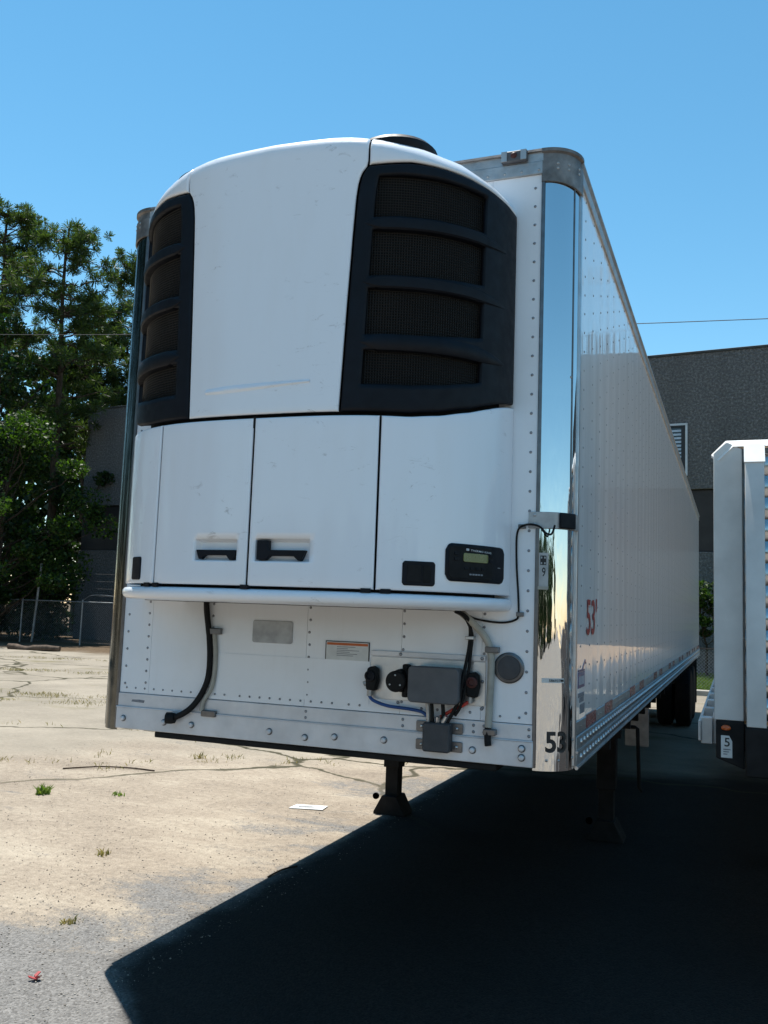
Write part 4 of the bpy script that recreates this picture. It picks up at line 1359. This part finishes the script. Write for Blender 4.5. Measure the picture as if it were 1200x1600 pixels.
def pine(label, loc, h, n_br, zlow, reach, group='tall pines behind the fence', lean=0., seed=0):
    T_ = thing('pine_tree', label, 'tree', loc, 0, group)
    m = MB(); top = np.array([lean, rng.normal()*.3, h*.97])
    tp = limb_path((0, 0, -.1), top, .09, 12)
    m.tube(tp, list(np.linspace(.27, .05, len(tp))), 10); m.build('trunk', 'bark', T_)
    P = []; mb = MB()
    for k in range(n_br):
        t = rng.uniform(0, 1)**.8
        z = lerp(zlow, h*.97, t)
        ix = min(len(tp)-2, int(z/(h*.97)*(len(tp)-1)))
        fr = z/(h*.97)*(len(tp)-1)-ix
        base = np.array(tp[ix])*(1-fr)+np.array(tp[ix+1])*fr
        an = rng.uniform(0, 2*math.pi)
        ln = reach*(.35+.65*math.sin(math.pi*(.25+.72*t)))*rng.uniform(.55, 1.1)
        end = base+np.array([math.cos(an)*ln, math.sin(an)*ln, ln*rng.uniform(-.05, .55)])
        lp = limb_path(base, end, .08*ln/2, 6)
        mb.tube(lp, list(np.linspace(.055*(1.2-t*.6), .012, len(lp))), 5)
        for q in range(rng.integers(5, 9)):
            u = rng.uniform(.45, 1.08)
            i2 = min(len(lp)-2, int(u*(len(lp)-1)))
            c_ = np.array(lp[i2])+(np.array(lp[i2+1])-np.array(lp[i2]))*(u*(len(lp)-1)-i2)+rng.normal(size=3)*.28*np.array([1, 1, .6])
            rc = rng.uniform(.22, .42)
            nn_ = 62
            d = rng.normal(size=(nn_, 3)); d[:, 2] += .35; d /= np.linalg.norm(d, axis=1)[:, None]
            P.append((c_, d, rc))
    mb.build('branches', 'bark', T_, kind='stuff')
    Vs = []
    for c_, d, rc in P:
        n_ = len(d)
        side = np.cross(d, rng.normal(size=(n_, 3))); side /= np.linalg.norm(side, axis=1)[:, None]
        a = c_+d*rc*.15; b = c_+d*(rc*rng.uniform(.75, 1.25, n_)[:, None])
        wd = .018
        Vs.append(np.stack([a-side*wd*.5, a+side*wd*.5, b+side*wd, b-side*wd], 1).reshape(-1, 3))
    V = np.vstack(Vs)
    np_mesh('crown', V, np.arange(len(V)).reshape(-1, 4), 'needle', T_)
    return T_
pine('tall slim pine with bare dark trunk and open tufted top beside the building', (-28.4, 30, 0), 20.6, 62, 8.5, 3.2)
pine('tallest pine at the edge of the wood with dense tufted branches', (-33.2, 31.5, 0), 22.6, 84, 8.0, 3.8)
pine('pine rising behind the corner of the concrete building', (-31.0, 39.5, 0), 22.6, 64, 12, 3.5)
pine('slender pine between the bare-trunk pine and the building corner', (-33.6, 38.5, 0), 19.0, 60, 10, 3.3)
pine('pine half hidden behind the tallest pine', (-40.5, 38, 0), 23.5, 44, 11, 3.6)
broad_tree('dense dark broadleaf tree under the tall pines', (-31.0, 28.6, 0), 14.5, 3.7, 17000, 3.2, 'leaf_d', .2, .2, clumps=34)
broad_tree('bright leafy tree leaning over the chain-link fence with long lit boughs', (-27.0, 25.6, 0), 9.4, 3.6, 20000, 1.3, 'leaf', .15, .16, clumps=46)
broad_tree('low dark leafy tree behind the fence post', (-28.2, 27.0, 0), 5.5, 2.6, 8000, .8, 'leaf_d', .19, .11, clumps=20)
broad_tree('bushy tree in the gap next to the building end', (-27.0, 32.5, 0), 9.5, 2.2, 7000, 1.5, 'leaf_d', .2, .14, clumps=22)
broad_tree('green shrub climbing beside the building wall on the lawn', (1.3, 26.3, .1), 2.95, 1.0, 3500, 1.35, 'leaf', .1, .05, None, clumps=16, name='shrub', cat='shrub')
def wood(name, label, boxes, mat, seed, leaf=.34):
    """far wood that reads as one mass: trunks and leaf clumps in one object each"""
    P = []
    for (x, y, h, r) in boxes:
        k = 26 if h < 16 else 60
        for q in range(k):
            z = h*rng.uniform(.06, 1)
            rad = r*math.sin(math.pi*(.15+.75*z/h))**.7
            an = rng.uniform(0, 6.28); rd = rad*rng.uniform(.2, 1)
            d = rng.normal(size=(46, 3)); d /= np.linalg.norm(d, axis=1)[:, None]
            P.append(np.array([x+rd*math.cos(an), y+rd*math.sin(an), z])+d*rng.uniform(.3, 1, 46)[:, None]*r*.42)
    V, F = quads(np.vstack(P), leaf, .8)
    o = np_mesh(name, V, F, mat, None, 'stuff')
    o['label'] = label
    return o
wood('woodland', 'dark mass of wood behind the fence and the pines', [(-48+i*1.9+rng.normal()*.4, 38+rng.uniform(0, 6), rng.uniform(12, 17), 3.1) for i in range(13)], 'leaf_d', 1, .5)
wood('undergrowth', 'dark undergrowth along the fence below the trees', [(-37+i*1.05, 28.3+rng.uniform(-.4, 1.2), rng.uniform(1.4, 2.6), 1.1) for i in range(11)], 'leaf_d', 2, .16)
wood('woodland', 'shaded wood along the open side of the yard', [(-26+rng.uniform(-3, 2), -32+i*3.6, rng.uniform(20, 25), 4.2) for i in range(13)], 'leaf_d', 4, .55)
wood('woodland', 'unseen wood added behind the camera for the chrome reflections', [(-40+i*2.3+rng.normal()*.6, -46+rng.uniform(-4, 3), rng.uniform(4.5, 7.5), 3.0) for i in range(40)], 'leaf_d', 3, .55)  # tree line added out of view to fill the horizon mirrored in the chrome

# grass blades on the lawn, in the cracks, weeds
def blades(P, hmin, hmax, wd, lean=.5):
    n = len(P)
    h = rng.uniform(hmin, hmax, n)
    an = rng.uniform(0, 6.28, n); le = rng.uniform(0, lean, n)*h
    d = np.stack([np.cos(an), np.sin(an), 0*an], 1)
    sd_ = np.stack([-np.sin(an), np.cos(an), 0*an], 1)*wd
    up = np.stack([0*h, 0*h, h], 1)
    V = np.stack([P-sd_, P+sd_, P+up*.6+d*(le*.35)[:, None]+sd_*.7, P+up+d*le[:, None]], 1).reshape(-1, 3)
    return V, np.arange(n*4).reshape(n, 4)
n_ = 26000
P = np.stack([rng.uniform(-1.5, 6, n_), rng.uniform(20.8, 27.5, n_), np.zeros(n_)], 1)
P[:, 2] = .06+(P[:, 1]-20.75)/6.25*.06
V, F = blades(P, .05, .14, .008)
o = np_mesh('lawn_grass', V, F, 'blade', None, 'stuff'); o['label'] = 'short bright green grass on the lawn strip'
def patch(cx_, cy_, rx, ry, n, ang=0):
    t = rng.normal(size=(n, 2))*[rx, ry]
    c_, s_ = math.cos(ang), math.sin(ang)
    return np.stack([cx_+t[:, 0]*c_-t[:, 1]*s_, cy_+t[:, 0]*s_+t[:, 1]*c_, np.zeros(n)], 1)
Ps = []
for (a, b) in (((-14, 9.2), (-8.4, 10.6)), ((-12, 8.2), (-8.3, 9.6)), ((-17, 14), (-9, 16)), ((-22, 17.5), (-12, 20)), ((-8, 6.6), (-2.2, 7.3)), ((-6, 4.9), (-1.8, 6.3)), ((-7.4, 3.4), (-4.2, 4.8))):
    L_ = math.hypot(b[0]-a[0], b[1]-a[1])
    for k in range(int(L_*3.2)):
        t = rng.uniform()
        Ps.append(patch(lerp(a[0], b[0], t)+rng.normal()*.12, lerp(a[1], b[1], t)+rng.normal()*.12, .1 if b[1] < 8 else .24, .05 if b[1] < 8 else .11, rng.integers(5, 18) if b[1] < 8 else 40, rng.uniform(0, 3)))
V, F = blades(np.vstack(Ps), .012, .06, .004, 1.2)
o = np_mesh('crack_grass', V, F, 'dryblade', None, 'stuff'); o['label'] = 'thin dry grass growing along the cracks of the yard'
def weed(loc, n, r, h, label, mat='blade', wd=.006):
    p = patch(0, 0, r, r, n)
    V, F = blades(p, h*.4, h, wd, 1.1)
    o = np_mesh('weed', V, F, mat)
    o.location = loc
    return tag(o, label, 'weed')
weed((-4.2, 2.98, 0), 70, .03, .1, 'bright green weed tuft alone on the sandy yard', 'blade', .009)
weed((-3.55, 3.3, 0), 26, .03, .045, 'small flat green weed near the bright tuft', 'blade', .008)
weed((-2.35, 1.55, 0), 26, .025, .045, 'small dry weed tuft in the middle of the sandy patch', 'dryblade')
weed((-1.75, 6.05, 0), 16, .03, .14, 'thin weed behind the far landing leg', 'blade', .004)
weed((-4.05, 5.5, 0), 24, .03, .09, 'weed below the trailer nose by a crack', 'dryblade', .005)
weed((-1.6, .3, 0), 24, .025, .045, 'dry weed tuft at the edge of the shadow on grey asphalt', 'dryblade')
# pebbles and sticks
def pebbles(n, xr, yr, s0, s1, lim):
    V = []; F = []
    base = np.array([(1, 0, 0), (0, 1, 0), (-1, 0, 0), (0, -1, 0), (0, 0, 1), (0, 0, -1)], float)
    tri = np.array([(0, 1, 4), (1, 2, 4), (2, 3, 4), (3, 0, 4), (1, 0, 5), (2, 1, 5), (3, 2, 5), (0, 3, 5)])
    k = 0
    while k < n:
        x, y = rng.uniform(*xr), rng.uniform(*yr)
        if not lim(x, y):
            continue
        s = s0+(s1-s0)*rng.uniform()**4
        q = base*s*rng.uniform(.6, 1.3, (6, 3)); q[:, 2] *= .7
        a = rng.uniform(0, 6.28); c_, s_ = math.cos(a), math.sin(a)
        q = np.stack([q[:, 0]*c_-q[:, 1]*s_+x, q[:, 0]*s_+q[:, 1]*c_+y, q[:, 2]+s*.3], 1)
        V.append(q); F.append(tri+6*k); k += 1
    return np.vstack(V), np.vstack(F)
V, F = pebbles(16000, (-6, -.75), (-1.3, 6.5), .002, .0075, lambda x, y: rng.uniform() < math.exp(-max(0, y+.5)*.33))
o = np_mesh('pebbles', V, F, 'stonegrey', None, 'stuff'); o['label'] = 'loose pebbles and grit scattered on the yard'
def twig(pts, r, label):
    return tag(hose(pts, r, 'twig', 'bark', 6, None), label, 'twig')
twig([(-4.9, 4.1, .008), (-4.6, 4.35, .02), (-4.3, 4.5, .012), (-4.0, 4.52, .008)], .008, 'curved brown twig lying near the bright weed tuft')
twig([(-1.02, 1.62, .006), (-1.0, 1.8, .014), (-.96, 1.95, .006)], .006, 'short twig at the shadow edge beside the paper sign')
# litter
m = MB(); m.prism([(-.17, -.07), (.15, -.1), (.18, .07), (-.12, .1)], lambda a, b, d: (a, b, d+.012*a), .004, .009)
o = m.build('fallen_sign', 'paper', None); o.location = (-1.74, 3.74, 0); o.rotation_euler = (0, 0, .3)
tag(o, 'white printed card lying flat on the sand before the landing leg', 'sign')
for k in range(3):
    q = MB(); q.box(-.09, .1-.03*k, -.035+.03*k, -.028+.03*k, .0105, .0118)
    q.build('print_line', 'greyink', o)
m = MB()
for k in range(5):
    a = rng.uniform(0, 6); m.prism([(0, 0), (.035, .005), (.03, .022), (.006, .02)], lambda u, v_, d: (u*math.cos(a)-v_*math.sin(a), u*math.sin(a)+v_*math.cos(a), d+abs(u)*.4), .001+.002*k, .006+.002*k)
o = m.build('litter_scrap', ['redscrap'], None); o.location = (-1.22, -.4, 0)
tag(o, 'crumpled red scrap of litter on the grey asphalt', 'litter')
m = MB()
pts = limb_path((-1.1, 0, .1), (1.1, .15, .1), .03, 8)
m.tube(pts, [.1, .12, .12, .11, .12, .11, .12, .1, .09], 10)
o = m.build('fallen_log', 'log', None); o.location = (-21.2, 21.6, 0)
tag(o, 'short brown log lying at the edge of the yard before the fence', 'log')
